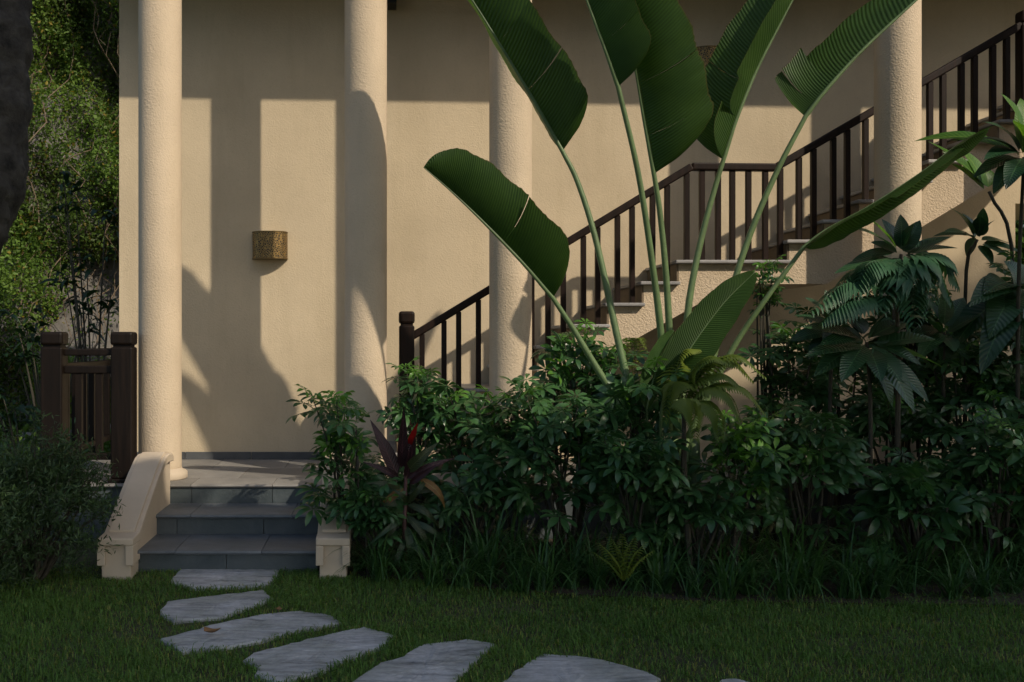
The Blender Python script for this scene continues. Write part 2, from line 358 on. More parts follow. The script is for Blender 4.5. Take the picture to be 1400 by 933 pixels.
# ------------------------------------------------------------------ the setting: ground, bed, lawn, cliff
DECK = 0.425; YD = 7.48; YW = 9.05; YC = 7.8
BED = [(-0.15, 6.32), (0.4, 6.12), (1.0, 5.88), (1.8, 5.72), (2.6, 5.66), (3.6, 5.62), (8.0, 5.6), (8.0, 7.6), (-0.15, 7.6)]
def in_poly(x, y, poly):
    inside = np.zeros(x.shape, dtype=bool); j = len(poly) - 1
    for i in range(len(poly)):
        xi, yi = poly[i]; xj, yj = poly[j]
        c = ((yi > y) != (yj > y)) & (x < (xj - xi) * (y - yi) / (yj - yi + 1e-12) + xi)
        inside ^= c; j = i
    return inside
gm = MB(); gm.add([(-60, -40, -0.004), (60, -40, -0.004), (60, 60, -0.004), (-60, 60, -0.004)], [(0, 1, 2, 3)])
tag(gm.build('lawn', M_lawn), 'short dark green lawn in front of the steps and planting bed', 'lawn', kind='structure')
bm_ = MB().prism_z(BED, -0.02, 0.012)
tag(bm_.build('planting_bed', M_soil), 'dark soil of the planting bed below the shrubs', 'soil', kind='structure')

# limestone slope behind the building on the left
def cliff_y(x, z):
    return (14.6 + 0.22*z + 0.35*math.sin(x*1.7 + z*0.6) + 0.28*math.sin(z*1.9 + x*0.7) + 0.16*math.sin(x*4.1 - z*2.3)
            + 0.09*math.sin(z*6.3 + 2*x) + 0.07*math.sin(x*9 + z*4))
cm = MB(); nx, nz = 90, 90
for j in range(nz + 1):
    for i in range(nx + 1):
        x = -13 + 13*i/nx; z = -0.3 + 11*j/nz
        cm.v.append((x, cliff_y(x, z) + random.uniform(-0.06, 0.06), z))
for j in range(nz):
    for i in range(nx):
        a = j*(nx+1) + i; cm.f.append((a, a+1, a+nx+2, a+nx+1))
b0 = len(cm.v); cm.v += [(-13, 22, -0.3), (0, 22, -0.3), (-13, 22, 10.7), (0, 22, 10.7)]
tag(cm.build('limestone_cliff', M_rock), 'grey limestone cliff behind the building, overgrown with vines', 'cliff', kind='structure')

# ------------------------------------------------------------------ building
bl = empty('building', (1.7, 9.05, 0), 'cream stucco building with round porch columns and a covered porch', 'building')
XL = (163 - PX)/F*YW; XR = (1388 - PX)/F*YW
MB().box(XL, XR, YW, 10.3, -0.1, 5.76).box(XR, 9.5, YW, 10.3, 2.75, 5.76).build('wall', M_wall, bl)
for px in (219, 500, 698, 1227, 1452):
    x = (px - PX)/F*YC; z0 = DECK if px < 1000 else 0.0
    c = MB(); n = 40
    c.lathe([(0.166, z0 + (z1 := 5.35 - z0)*i/n) for i in range(n+1)], x, YC, 64)
    co = c.build('column', M_col, bl, smooth=True)
    if px < 1000:
        pl = MB().lathe([(0.205, z0), (0.212, z0+0.01), (0.212, z0+0.05), (0.2, z0+0.062), (0.175, z0+0.072), (0.167, z0+0.085)], x, YC, 48)
        pl.build('plinth', M_smooth, co, smooth=True)
# porch beam: its lower front edge throws the straight shadow across the upper wall
zb = 5.255
b_ = MB(); x0, x1 = -2.6, 9.5
def ye(x): return 7.6 - 0.0131*(x + 0.5)
b_.add([(x0, ye(x0), zb), (x1, ye(x1), zb), (x1, 8.0, zb), (x0, 8.0, zb), (x0, ye(x0), 5.75), (x1, ye(x1), 5.75), (x1, 8.0, 5.75), (x0, 8.0, 5.75)],
       [(3,2,1,0),(4,5,6,7),(0,1,5,4),(1,2,6,5),(2,3,7,6),(3,0,4,7)])
b_.build('porch_beam', M_wall, bl)
MB().box(x0, x1, 7.25, 10.4, 5.764, 5.9).build('roof_slab', M_wall, bl)
MB().box(x0, x1, 8.003, YW - 0.003, 4.86, 4.95).build('porch_ceiling', M_wood, bl)
sk = MB(); x = XL + 0.003
while x < 0.2:
    w = min(0.6, 0.2 - x)
    MB().box(x, x + w - 0.004, YW - 0.014, YW - 0.001, DECK + 0.001, DECK + 0.068).build('skirting_tile', M_skirt, bl, bevel=0.002); x += w
MB().box(W(530, 0, 8.9).x, W(542, 0, 8.9).x, 8.85, 9.045, EYE + 459.5/F*8.9, 4.858).build('ceiling_bracket', M_black, bl, bevel=0.006)

# porch floor and its tiles
pf = tag(link('porch_floor', MB().box(-2.62, 8.0, YD + 0.012, YW - 0.002, -0.05, DECK - 0.012).box(-2.62, XL - 0.002, YW - 0.001, 9.6, -0.05, DECK - 0.012).mesh('porch_floor', M_mortar)),
         'raised porch floor of grey stone tiles behind the steps', 'porch floor', kind='structure')
rows = [(YD, YD + 0.33), (YD + 0.33, YD + 0.94), (YD + 0.94, YW - 0.003)]
tj = 0.61; xa = -1.418 - 2*tj
for r_, (ya, yb) in enumerate(rows):
    x = xa - (0.0 if r_ != 1 else 0.3)
    while x < 3.2:
        xe = x + tj; xs = max(x, -2.62)
        if xe > xs + 0.03:
            t = MB()
            if r_ == 0:   # rounded front lip
                t.prism_x([(ya - 0.025, DECK - 0.022), (ya - 0.033, DECK - 0.012), (ya - 0.03, DECK - 0.003), (ya - 0.02, DECK), (yb - 0.0025, DECK), (yb - 0.0025, DECK - 0.022)], xs + 0.0025, xe - 0.0025)
            else:
                t.box(xs + 0.0025, xe - 0.0025, ya + 0.0025, yb - 0.0025, DECK - 0.014, DECK)
            t.build('floor_tile', M_floor, pf)
        x = xe
for k in range(3):   # side terrace behind the timber railing
    MB().box(-2.61, XL - 0.006, YW + 0.003 + 0.18*k, YW + 0.18*(k+1), DECK - 0.012, DECK).build('floor_tile', M_floor, pf)
x = -2.62
while x < 7.6:   # tiles on the face of the porch edge, in the shade-darkened slate
    if x < -1.85 or x > -0.3:
        MB().box(x + 0.002, x + 0.598, YD, YD + 0.012, -0.02, DECK - 0.026).build('edge_tile', M_slate_shaded, pf)
    x += 0.6

# ------------------------------------------------------------------ porch steps
st = empty('porch_steps', (-1.0, 6.9, 0), 'three low slate-tiled steps rising from the lawn to the porch', 'steps')
XS0, XS1 = -1.585, -0.41
N1, N2 = 6.47, 7.0; T1, T2 = 0.142, 0.283
MB().prism_x([(N1 + 0.02, -0.05), (N1 + 0.02, T1 - 0.02), (N2 + 0.02, T1 - 0.02), (N2 + 0.02, T2 - 0.02), (YD + 0.011, T2 - 0.02), (YD + 0.011, -0.05)], XS0, XS1).build('step_core', M_mortar, st)
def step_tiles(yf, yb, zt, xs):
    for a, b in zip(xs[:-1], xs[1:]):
        MB().prism_x([(yf - 0.02, zt - 0.026), (yf - 0.028, zt - 0.015), (yf - 0.025, zt - 0.004), (yf - 0.014, zt), (yb, zt), (yb, zt - 0.026)], a + 0.002, b - 0.002).build('tread_tile', M_slate_lit, st)
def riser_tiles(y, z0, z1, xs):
    for a, b in zip(xs[:-1], xs[1:]): MB().box(a + 0.002, b - 0.002, y, y + 0.019, z0, z1).build('riser_tile', M_slate_shaded, st, bevel=0.0015)
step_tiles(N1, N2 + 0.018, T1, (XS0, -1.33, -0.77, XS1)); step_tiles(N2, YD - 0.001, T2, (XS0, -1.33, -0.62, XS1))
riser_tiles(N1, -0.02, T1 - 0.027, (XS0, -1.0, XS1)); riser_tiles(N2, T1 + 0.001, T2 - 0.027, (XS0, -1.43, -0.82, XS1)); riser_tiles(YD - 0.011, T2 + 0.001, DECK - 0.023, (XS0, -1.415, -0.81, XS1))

def cheek(name, xa, xb, label):
    """plaster flank wall: sloping coping, flat ledge at the foot with a fret-shaped lip"""
    r = empty(name, ((xa+xb)/2, 6.3, 0), label, 'flank wall')
    YF = 6.24
    body = [(YF + 0.03, -0.05), (YF + 0.03, 0.24), (YF + 0.2, 0.24), (7.30, 0.62), (7.45, 0.62), (7.45, -0.05)]
    MB().prism_x(body, xa + 0.022, xb - 0.022).build('body', M_smooth, r, bevel=0.006)
    cop = [(YF, 0.215), (YF, 0.262), (YF + 0.17, 0.27), (7.0, 0.568), (7.2, 0.655), (7.30, 0.672), (7.42, 0.665), (7.475, 0.64), (7.475, 0.60), (7.3, 0.61), (7.16, 0.59), (YF + 0.2, 0.21)]
    MB().prism_x(cop, xa, xb).build('coping', M_smooth, r, smooth=False, bevel=0.008)
    inl = [(YF + 0.165, 0.262), (YF + 0.165, 0.285), (7.0, 0.583), (7.2, 0.668), (7.30, 0.684), (7.40, 0.676), (7.40, 0.64), (7.3, 0.64), (YF + 0.3, 0.262)]
    MB().prism_x(inl, xa + 0.03, xb - 0.03).build('coping_band', M_smooth, r, bevel=0.005)
    for q in (xa, xb - 0.05):
        MB().box(q, q + 0.05, YF + 0.001, YF + 0.12, 0.09, 0.2148).build('fret_leg', M_smooth, r, bevel=0.005)
    for q0, q1 in ((xa + 0.004, xa + 0.03), (xb - 0.03, xb - 0.004)):
        MB().box(q0, q1, YF + 0.121, YF + 0.2, 0.09, 0.125).build('fret_return', M_smooth, r, bevel=0.004)
    return r
cheek('flank_wall', -1.778, -1.55, 'sloping cream flank wall beside the timber terrace railing, left of the steps')
cheek('flank_wall', -0.405, -0.19, 'sloping cream flank wall right of the steps, half hidden by shrubs')

# ------------------------------------------------------------------ staircase to the upper floor
sr = empty('staircase', (0.5, 8.6, DECK), 'cream stucco staircase climbing right along the wall with a landing', 'staircase')
S0, S1 = 8.15, YW - 0.004
SX = lambda px: (px - PX)/F*8.1
XLand = SX(927); ZL = 2.16; RI, RU = 0.1745, 0.2865
XU = SX(1079); ZU = 2.325; RI2, RU2 = 0.163, 0.2868
prof = []; NL = 10
for i in range(NL - 1, -1, -1):      # sawtooth going up
    x = XLand - RU*i; z = ZL - RI*i - 0.03
    prof += [(x + 0.02, z - RI), (x + 0.02, z)]
for k in range(10):
    x = XU + RU2*k; z = ZU + RI2*k - 0.03
    prof += [(x + 0.02, z - RI2), (x + 0.02, z)]
xe = XU + RU2*10; prof += [(xe, ZU + RI2*9 - 0.03)]
q = lambda px, py: (W(px, py, S0).x, W(px, py, S0).z)
under = [(xe, ZU + RI2*9 - 0.3), q(1130, 388.6), q(1003, 388.6), q(852, 473.6), (q(852, 473.6)[0] - 1.6, q(852, 473.6)[1] - 0.94)]
under[-1] = (under[-1][0], max(under[-1][1], DECK + 0.003)); prof[0] = (prof[0][0], DECK + 0.003)
MB().prism_y(prof + under, S0, S1).build('stringer', M_string, sr)
def slab(xa, xb, zt):
    o = MB().box(xa, xb, S0 - 0.06, S1 - 0.002, zt - 0.028, zt).build('tread', M_tread, sr, bevel=0.007); return o
for i in range(1, NL):
    x = XLand - RU*i; slab(x - 0.02, x + RU + 0.018, ZL - RI*i)
slab(XLand - 0.02, XU + 0.018, ZL)
for k in range(10): slab(XU + RU2*k - 0.02, XU + RU2*(k+1) + 0.018, ZU + RI2*k)
for i in range(0, NL): # riser faces
    x = XLand - RU*i; z = ZL - RI*i - 0.029; MB().box(x + 0.005, x + 0.019, S0 + 0.002, S1 - 0.003, z - RI + 0.03, z).build('riser', M_riser, sr)
for k in range(10):
    x = XU + RU2*k; z = ZU + RI2*k - 0.029; MB().box(x + 0.005, x + 0.019, S0 + 0.002, S1 - 0.003, z - RI2 + 0.03, z).build('riser', M_riser, sr)

# stair railing
YR = 8.2
rl = empty('stair_railing', W(556, 590, YR), 'dark brown timber railing running up the staircase', 'railing')
railpx = [(562, 461), (945, 228.5), (1060, 229.5), (1440, 9)]
def rail_z(px):
    for (a, b), (c, d) in zip(railpx[:-1], railpx[1:]):
        if px <= c: return EYE - (b + (d - b)*(px - a)/(c - a) - PY)/F*YR
    return 0
def hand(a, b):
    A, B = W(*a, YR), W(*b, YR)
    h = MB(); h.bar(A, B, 0.075, 0.062); h.build('handrail', M_wood, rl, bevel=0.012)
for a, b in zip(railpx[:-1], railpx[1:]): hand(a, b)
def tread_z(x):
    if x < XLand: return ZL - RI*math.ceil((XLand - x)/RU - 1e-6)
    if x < XU - 0.02: return ZL
    return ZU + RI2*math.floor((x - XU + 0.02)/RU2)
for px in (577, 607, 627, 654, 678, 700, 727, 749, 770, 797.5, 817, 844, 864, 892, 912, 938.6, 959.5, 981.5, 1001, 1023, 1046, 1066.5, 1092, 1112, 1139, 1158, 1183, 1206, 1229, 1249, 1271, 1289, 1314, 1332, 1357, 1376, 1424):
    x = (px - PX)/F*YR; zt = rail_z(px) - 0.03; zb_ = tread_z(x)
    MB().box(x - 0.021, x + 0.021, YR - 0.021, YR + 0.021, zb_ + 0.0, zt).build('baluster', M_wood, rl, bevel=0.003)
def newel(px, top, z0, w, parent, mat, y):
    x = (px - PX)/F*y; zt = EYE - (top - PY)/F*y; h = w/2; cap = 0.105
    p = MB().box(x - h, x + h, y - h, y + h, z0, zt - cap - 0.012).build('post', mat, parent, bevel=0.012)
    g = MB().box(x - h*0.8, x + h*0.8, y - h*0.8, y + h*0.8, zt - cap - 0.0125, zt - cap + 0.004).build('neck', mat, p)
    c = MB().box(x - h*1.04, x + h*1.04, y - h*1.04, y + h*1.04, zt - cap + 0.003, zt).build('cap', mat, p, bevel=0.02)
    return p
newel(556, 426, tread_z((556-PX)/F*YR), 0.125, rl, M_wood, YR)
newel(1401, 16, tread_z((1401-PX)/F*YR), 0.105, rl, M_wood, YR)

# timber railing of the side terrace
YT = 7.62
tr_ = empty('terrace_railing', W(122, 656, YT), 'weathered brown timber railing with two square posts on the side terrace', 'railing')
for px in (74.5, 169.5):
    p = newel(px, 454, DECK + 0.03, 0.165, tr_, M_wood2, YT)
    x = (px - PX)/F*YT
    MB().box(x - 0.1, x + 0.1, YT - 0.1, YT + 0.1, DECK + 0.001, DECK + 0.0295).build('shoe', M_wood2, p, bevel=0.006)
xl, xr = (89 - PX)/F*YT, (155 - PX)/F*YT
for py, h in ((482, 0.05), (505.5, 0.06), (624, 0.05)):
    z = EYE - (py - PY)/F*YT; MB().box(xl, xr, YT - 0.035, YT + 0.035, z - h/2, z + h/2).build('rail', M_wood2, tr_, bevel=0.008)
zt_, zb2 = EYE - (510.9 - PY)/F*YT, EYE - (619.5 - PY)/F*YT
for px in (84.5, 108, 136):
    x = (px - PX)/F*YT; MB().box(x - 0.026, x + 0.026, YT - 0.024, YT + 0.024, zb2, zt_).build('baluster', M_wood2, tr_, bevel=0.004)
# return of the railing along the terrace's outer side
xo = (74.5 - PX)/F*YT; ya, yb = YT + 0.086, 9.7
for zc, h in ((1.41, 0.05), (1.30, 0.05), (0.62, 0.05)):
    MB().box(xo - 0.035, xo + 0.035, ya, yb, zc - h/2, zc + h/2).build('rail', M_wood2, tr_, bevel=0.008)
for k in range(8):
    y = ya + 0.2 + 0.235*k; MB().box(xo - 0.024, xo + 0.024, y - 0.024, y + 0.024, 0.645, 1.275).build('baluster', M_wood2, tr_, bevel=0.004)

# ------------------------------------------------------------------ wall lamps of pierced brass
def brass():
    m, nt, b, N, L = new_mat('pierced_brass'); tc = nd(N, 'ShaderNodeNewGeometry')
    v = nd(N, 'ShaderNodeTexVoronoi', Scale=62.0); v.feature = 'DISTANCE_TO_EDGE'; L.new(tc.outputs['Position'], v.inputs['Vector'])
    r = ramp(N, [(0.10, (0.36, 0.24, 0.09)), (0.17, (0.02, 0.016, 0.01))]); L.new(v.outputs['Distance'], r.inputs[0]); L.new(r.outputs[0], b.inputs['Base Color'])
    rm = ramp(N, [(0.10, (0.8, 0.8, 0.8)), (0.17, (0, 0, 0))]); L.new(v.outputs['Distance'], rm.inputs[0]); L.new(rm.outputs[0], b.inputs['Metallic'])
    b.inputs['Roughness'].default_value = 0.42
    bump(N, L, b, rm.outputs[0], 0.6, 0.004); return m
M_brass = brass(); M_brassp = plain('brass_plain', (0.2, 0.14, 0.06), 0.45, 0.8, 20, 0.2)
def wall_lamp(px, py0, py1, hw, label):
    yl = YW - 0.06; c = W(px, (py0+py1)/2, yl); a = hw/F*yl; p = 0.135; z0 = W(px, py1, yl).z; z1 = W(px, py0, yl).z
    r = empty('wall_lamp', (c.x, YW, z0), label, 'wall lamp', 'pierced brass wall lamps')
    arc = [(c.x + a*math.copysign(abs(math.cos(t))**0.9, math.cos(t)), YW - 0.004 - p*math.sin(t)**0.8) for t in [math.pi*i/24 for i in range(25)]]
    s = MB(); n = len(arc)
    for z in (z0 + 0.004, z1 - 0.004):
        for x, y in arc: s.v.append((x, y, z))
    for i in range(n-1): s.f.append((i, i+1, n+i+1, n+i))
    s.build('shade', M_brass, r, smooth=True)
    for z in (z0, z1 - 0.008):
        e = [(c.x + (x - c.x)*1.02, YW - 0.002 + (y - YW)*1.03) for x, y in arc]
        MB().prism_z(e[::-1], z, z + 0.008).build('rim_plate', M_brassp, r)
    MB().box(c.x - a*0.8, c.x + a*0.8, YW - 0.003, YW - 0.0005, z0 + 0.02, z1 - 0.02).build('backplate', M_brassp, r)
wall_lamp(368.5, 317, 354.5, 24, 'pierced brass half-round lamp low on the wall between the first two columns')
wall_lamp(971, 66, 104, 25, 'pierced brass lamp high on the wall, mostly hidden behind the paddle leaves')

# ------------------------------------------------------------------ stepping stones
ST = [([(234,795.6),(238,786),(245.7,776.7),(300,775),(378,773.7),(380.7,782),(376,792),(365,800.6),(320,802),(262.7,804)], 'small grey stepping stone at the foot of the steps'),
      ([(219,837),(222,829),(228.6,822),(290,814),(361,806),(372,816.5),(348,828),(300.5,843),(262,847),(236,849)], 'short grey stepping stone, second from the steps'),
      ([(218,873),(250,865),(289,854),(350,841),(410,834),(455.7,841),(467,849.4),(410,862),(365,873),(297,886.5),(251,890)], 'long narrow grey stepping stone with dry leaves on it, third from the steps'),
      ([(331,901.6),(345,893),(365,888),(430,871),(501,855.4),(537,867.5),(525.7,882.7),(480,900),(440.5,916.7),(380,933),(346,922),(352,910)], 'long grey stepping stone with a rough left end, fourth from the steps'),
      ([(462,950),(481,932),(521.7,904.4),(550,897),(579,880),(640.6,873),(677,878.4),(648,906),(622,929),(590,960),(500,966)], 'broad grey stepping stone cut by the lower picture edge, fifth from the steps'),
      ([(650,955),(685.6,932),(715,908),(742.7,892.6),(790,896),(828,901.5),(885.5,917.6),(905,927),(890,952),(800,988),(690,975)], 'broad streaked stepping stone at the lower picture edge, sixth from the steps'),
      ([(965,945),(985,929),(1010,927),(1062,942),(1050,975),(980,972)], 'stepping stone of which only a corner shows, farthest right')]
stone_polys = []
for pts, lab in ST:
    zt = 0.016; P = [G(px, py, zt) for px, py in pts]
    # rough edge: split each side and jitter
    E = []
    for a, b in zip(P, P[1:] + P[:1]):
        n = max(2, int((b - a).length/0.045))
        for k in range(n):
            t = k/n; v = a.lerp(b, t)
            E.append((v.x + random.uniform(-0.009, 0.009), v.y + random.uniform(-0.009, 0.009)))
    stone_polys.append(E)
    cx = sum(p[0] for p in E)/len(E); cy = sum(p[1] for p in E)/len(E); n = len(E)
    s = MB(); rings = [(1.0, -0.03), (1.0, zt - 0.008), (0.975, zt - 0.001), (0.75, zt), (0.5, zt), (0.25, zt)]
    for sc, z in rings:
        for x, y in E: s.v.append((cx + (x-cx)*sc, cy + (y-cy)*sc, z + (random.uniform(-0.003, 0.003) if sc < 0.9 else 0)))
    s.v.append((cx, cy, zt))
    for k in range(len(rings)-1):
        for i in range(n): s.f.append((k*n+i, k*n+(i+1) % n, (k+1)*n+(i+1) % n, (k+1)*n+i))
    k = len(rings)-1
    for i in range(n): s.f.append((k*n+i, k*n+(i+1) % n, len(s.v)-1))
    o = s.build('stepping_stone', M_stone); tag(o, lab, 'stepping stone', 'stepping stones across the lawn')

# ------------------------------------------------------------------ grass
def grass(n, x0, x1, y0, y1, hmin, hmax):
    x = RNG.uniform(x0, x1, n); y = RNG.uniform(y0, y1, n)
    keep = np.ones(n, dtype=bool)
    for E in stone_polys:
        c = np.mean(np.array(E), axis=0); Es = [(c[0] + (a - c[0])*0.96, c[1] + (b - c[1])*0.92) for a, b in E]
        keep &= ~in_poly(x, y, Es)
    keep &= ~((x > -1.82) & (x < -0.18) & (y > 6.46)); keep &= ~(y > 7.46)
    keep &= ~((x > -1.8) & (x < -1.6) & (y > 6.26)); keep &= ~((x > -0.4) & (x < -0.2) & (y > 6.26))
    bed = in_poly(x, y - 0.22, BED); keep &= ~(bed & (RNG.uniform(0, 1, n) > 0.06)); edge = in_poly(x, y, BED) & ~bed; keep &= ~(edge & (RNG.uniform(0, 1, n) > 0.4))
    patch = np.clip(0.5 + 0.32*np.sin(x*2.3 + 1.1*np.sin(y*1.7))*np.sin(y*2.9 + x) + 0.3*np.sin(x*5.3 + 2*np.sin(y*4.1))*np.sin(y*6.7 - 1.3*x) + 0.15*np.sin(x*13 + y*9), 0, 1)
    keep &= RNG.uniform(0, 1, n) < 0.35 + 0.65*patch
    x, y, patch = x[keep], y[keep], patch[keep]; m = len(x)
    h = RNG.uniform(hmin, hmax, m)*(0.7 + 0.5*patch); tall = RNG.uniform(0, 1, m) < 0.02; h[tall] *= 1.8
    w = RNG.uniform(0.0012, 0.0028, m); az = RNG.uniform(0, 2*np.pi, m); lean = RNG.uniform(0.2, 1.5, m)
    dx, dy = np.cos(az), np.sin(az); sx, sy = -dy, dx
    V = np.zeros((m, 5, 3))
    V[:, 0] = np.stack([x - sx*w, y - sy*w, np.zeros(m)], 1); V[:, 1] = np.stack([x + sx*w, y + sy*w, np.zeros(m)], 1)
    mx, my, mz = x + dx*h*lean*0.3, y + dy*h*lean*0.3, h*0.62
    V[:, 2] = np.stack([mx + sx*w*0.8, my + sy*w*0.8, mz], 1); V[:, 3] = np.stack([mx - sx*w*0.8, my - sy*w*0.8, mz], 1)
    V[:, 4] = np.stack([x + dx*h*lean*0.85, y + dy*h*lean*0.85, h*(1.05 - 0.4*lean)], 1)
    b = np.arange(m)*5
    Fc = np.concatenate([np.stack([b, b+1, b+2], 1), np.stack([b, b+2, b+3], 1), np.stack([b+3, b+2, b+4], 1)])
    br = RNG.uniform(0.7, 1.25, m)[:, None]; tint = np.ones((m, 3))*br
    dry = RNG.uniform(0, 1, m) < 0.05 + 0.26*(1 - patch)**2; tint[dry] *= np.array([2.2, 1.25, 1.5])
    return V.reshape(-1, 3), Fc, np.repeat(tint, 5, axis=0)
va, fa, ca = grass(230000, -2.9, 4.9, 4.1, 6.6, 0.018, 0.042)
vb, fb, cb = grass(40000, -5.0, 7.0, 2.2, 7.3, 0.02, 0.045)
g_me = big_mesh('grass', np.concatenate([va, vb]), np.concatenate([fa, fb + len(va)]), M_grass, np.concatenate([ca, cb]))
tag(link('grass', g_me), 'short dark green grass blades around the stepping stones', 'grass', kind='stuff')

# ------------------------------------------------------------------ leaf shapes
def lance(p0, p1, width, droop=0.0, fold=0.25, nrm=None, n=8, mat=None, shape=(0.55, 0.9), twist=0.0):
    """one pointed leaf blade from p0 to p1, folded along its midrib; returns a mesh builder"""
    p0, p1 = Vector(p0), Vector(p1); t = p1 - p0; ln = t.length; t.normalize()
    up = Vector(nrm) if nrm is not None else Vector((0, -0.45, 1))
    s = t.cross(up); s = s.normalized() if s.length > 1e-4 else Vector((1, 0, 0)); u = s.cross(t).normalized()
    m = MB(); m.uv = []
    for i in range(n + 1):
        a = i/n; m.uv += [(0, a), (0.5, a), (1, a)]; c = p0.lerp(p1, a) + u*(droop*ln*math.sin(math.pi*a)*0.5) - Vector((0, 0, 1))*(abs(droop)*ln*0.35*a*a)
        w = width*0.5*(math.sin(math.pi*min(1, a**shape[0]))**shape[1]) + 0.0008
        q = twist*a; s2 = s*math.cos(q) + u*math.sin(q); u2 = u*math.cos(q) - s*math.sin(q)
        m.v += [tuple(c - s2*w + u2*w*fold), tuple(c), tuple(c + s2*w + u2*w*fold)]
    for i in range(n):
        b = 3*i; m.f += [(b, b+1, b+4, b+3), (b+1, b+2, b+5, b+4)]
    return m

def umbrella_leaf(nl, ln, seed, droop=0.45, pet=0.13):
    rr = random.Random(seed); m = MB()
    m.tube([(0, 0, 0), (pet*0.5, 0, 0.012), (pet, 0, 0.01)], [0.0028, 0.0022, 0.002], 5)
    for k in range(nl):
        a = 2*math.pi*(k + 0.5)/nl + rr.uniform(-0.12, 0.12)
        l = ln*(1.0 - 0.25*abs(a - math.pi if a < 2*math.pi else 0)/math.pi*0)*rr.uniform(0.85, 1.12)
        if abs(a - math.pi) < 0.7: l *= 0.72
        dr = droop*rr.uniform(0.6, 1.4); d = Vector((math.cos(a), math.sin(a), -dr*0.55)).normalized()
        o = Vector((pet, 0, 0.01)); q0 = o + d*0.015; q1 = o + d*l
        m.tube([o, q0], 0.0016, 4, cap=False)
        lf = lance(q0, q1, l*rr.uniform(0.25, 0.33), droop=dr*0.5, fold=0.22, nrm=(0, 0, 1), n=6, shape=(1.25, 0.72), twist=rr.uniform(-0.35, 0.35))
        m.add(lf.v, lf.f)
    return m
UL = [umbrella_leaf(n, l, 11 + i, d, p).mesh('umbrella_leaf', M_leafA) for i, (n, l, d, p) in enumerate([(8, 0.14, 0.35, 0.13), (9, 0.15, 0.5, 0.15), (8, 0.13, 0.25, 0.1), (9, 0.14, 0.6, 0.12), (7, 0.12, 0.3, 0.1)])]
UY = [umbrella_leaf(n, l, 31 + i, d, p).mesh('umbrella_leaf_young', M_leafB) for i, (n, l, d, p) in enumerate([(7, 0.11, 0.35, 0.08), (6, 0.125, 0.5, 0.1), (7, 0.10, 0.7, 0.07)])]
for me in UL + UY: me.polygons.foreach_set('use_smooth', np.ones(len(me.polygons), dtype=bool))

def orient(pos, d, up=(0, 0, 1), roll=0.0, s=1.0):
    x = Vector(d).normalized(); z = Vector(up); y = z.cross(x)
    if y.length < 1e-3: y = Vector((0, 1, 0))
    y.normalize(); z = x.cross(y)
    M = Matrix((x, y, z)).transposed().to_4x4() @ Matrix.Rotation(roll, 4, 'X')
    return Matrix.Translation(pos) @ M @ Matrix.Scale(s, 4)

def umbrella_shrub(px, py, y, rx, ry, rz, n, label, seed, young=0.08, scale=1.0):
    rr = random.Random(seed); c = W(px, py, y); base = Vector((c.x, c.y, 0.0))
    r = empty('umbrella_shrub', base, label, 'shrub', 'umbrella shrubs in the planting bed')
    st_ = MB(); tips = []
    for k in range(6):
        a = rr.uniform(0, 6.28); q = rr.uniform(0.25, 0.8)
        tip = c + Vector((rx*q*math.cos(a), ry*q*math.sin(a), rz*rr.uniform(0.3, 0.85)))
        b0 = base + Vector((rr.uniform(-0.06, 0.06), rr.uniform(-0.06, 0.06), 0)); md = b0.lerp(tip, 0.55) + Vector((rr.uniform(-.05, .05), rr.uniform(-.05, .05), 0.04))
        st_.tube(spline([b0, md, tip], 8), [0.013 - 0.0011*i for i in range(8)], 6); tips.append(tip)
    shoots = []
    for k in range(4):
        a = rr.uniform(0, 6.28); q = rr.uniform(0.3, 0.95)
        tip = c + Vector((rx*q*math.cos(a), ry*q*math.sin(a), rz*rr.uniform(0.85, 1.5)))
        st_.tube(spline([base.lerp(c, .6), (base.lerp(c, .9)).lerp(tip, .5), tip], 7), [.009, .008, .007, .006, .005, .004, .003], 5); shoots.append(tip)
    st_.build('stem', M_stem, r, smooth=True)
    for tip in shoots:
        a0 = rr.uniform(0, 6.28)
        for j in range(6):
            a = a0 + j*2.4; e = 0.75 - 0.2*j
            link('leaf', rr.choice(UY) if j < 2 and rr.random() < young*4 else rr.choice(UL), r, orient(tip - Vector((0, 0, 0.02*j)), (math.cos(a), math.sin(a), e), (-0.3*math.cos(a), -0.3*math.sin(a) - .3, 1), rr.uniform(-.2, .2), scale*rr.uniform(.75, 1.05)))
    for k in range(n):
        # spread over the crown, denser towards the outside and the top
        while True:
            d = Vector((rr.gauss(0, 1), rr.gauss(0, 1), rr.gauss(0.25, 1))).normalized()
            if d.z > -0.75: break
        q = rr.uniform(0.35, 1.0)**0.6
        if k < len(tips)*3: t_ = tips[k % len(tips)]; pos = t_ + Vector((d.x*0.03, d.y*0.03, d.z*0.03))
        else: pos = c + Vector((d.x*rx*q, d.y*ry*q, d.z*rz*q)) - Vector((d.x, d.y, 0.3*d.z))*0.12*scale
        if pos.z < 0.06: pos.z = rr.uniform(0.06, 0.3)
        dd = Vector((d.x, d.y, d.z*0.35 + rr.uniform(-0.1, 0.35)))
        top = d.z > 0.45 and q > 0.75
        me = rr.choice(UY) if (rr.random() < young*(3.0 if top else 0.4)) else rr.choice(UL)
        up = Vector((d.x*0.6 + rr.uniform(-.3, .3), d.y*0.5 - rr.uniform(0.2, 0.9), 1.0))
        link('leaf', me, r, orient(pos, dd, up, rr.uniform(-0.35, 0.35), scale*rr.uniform(0.8, 1.2)))
    return r
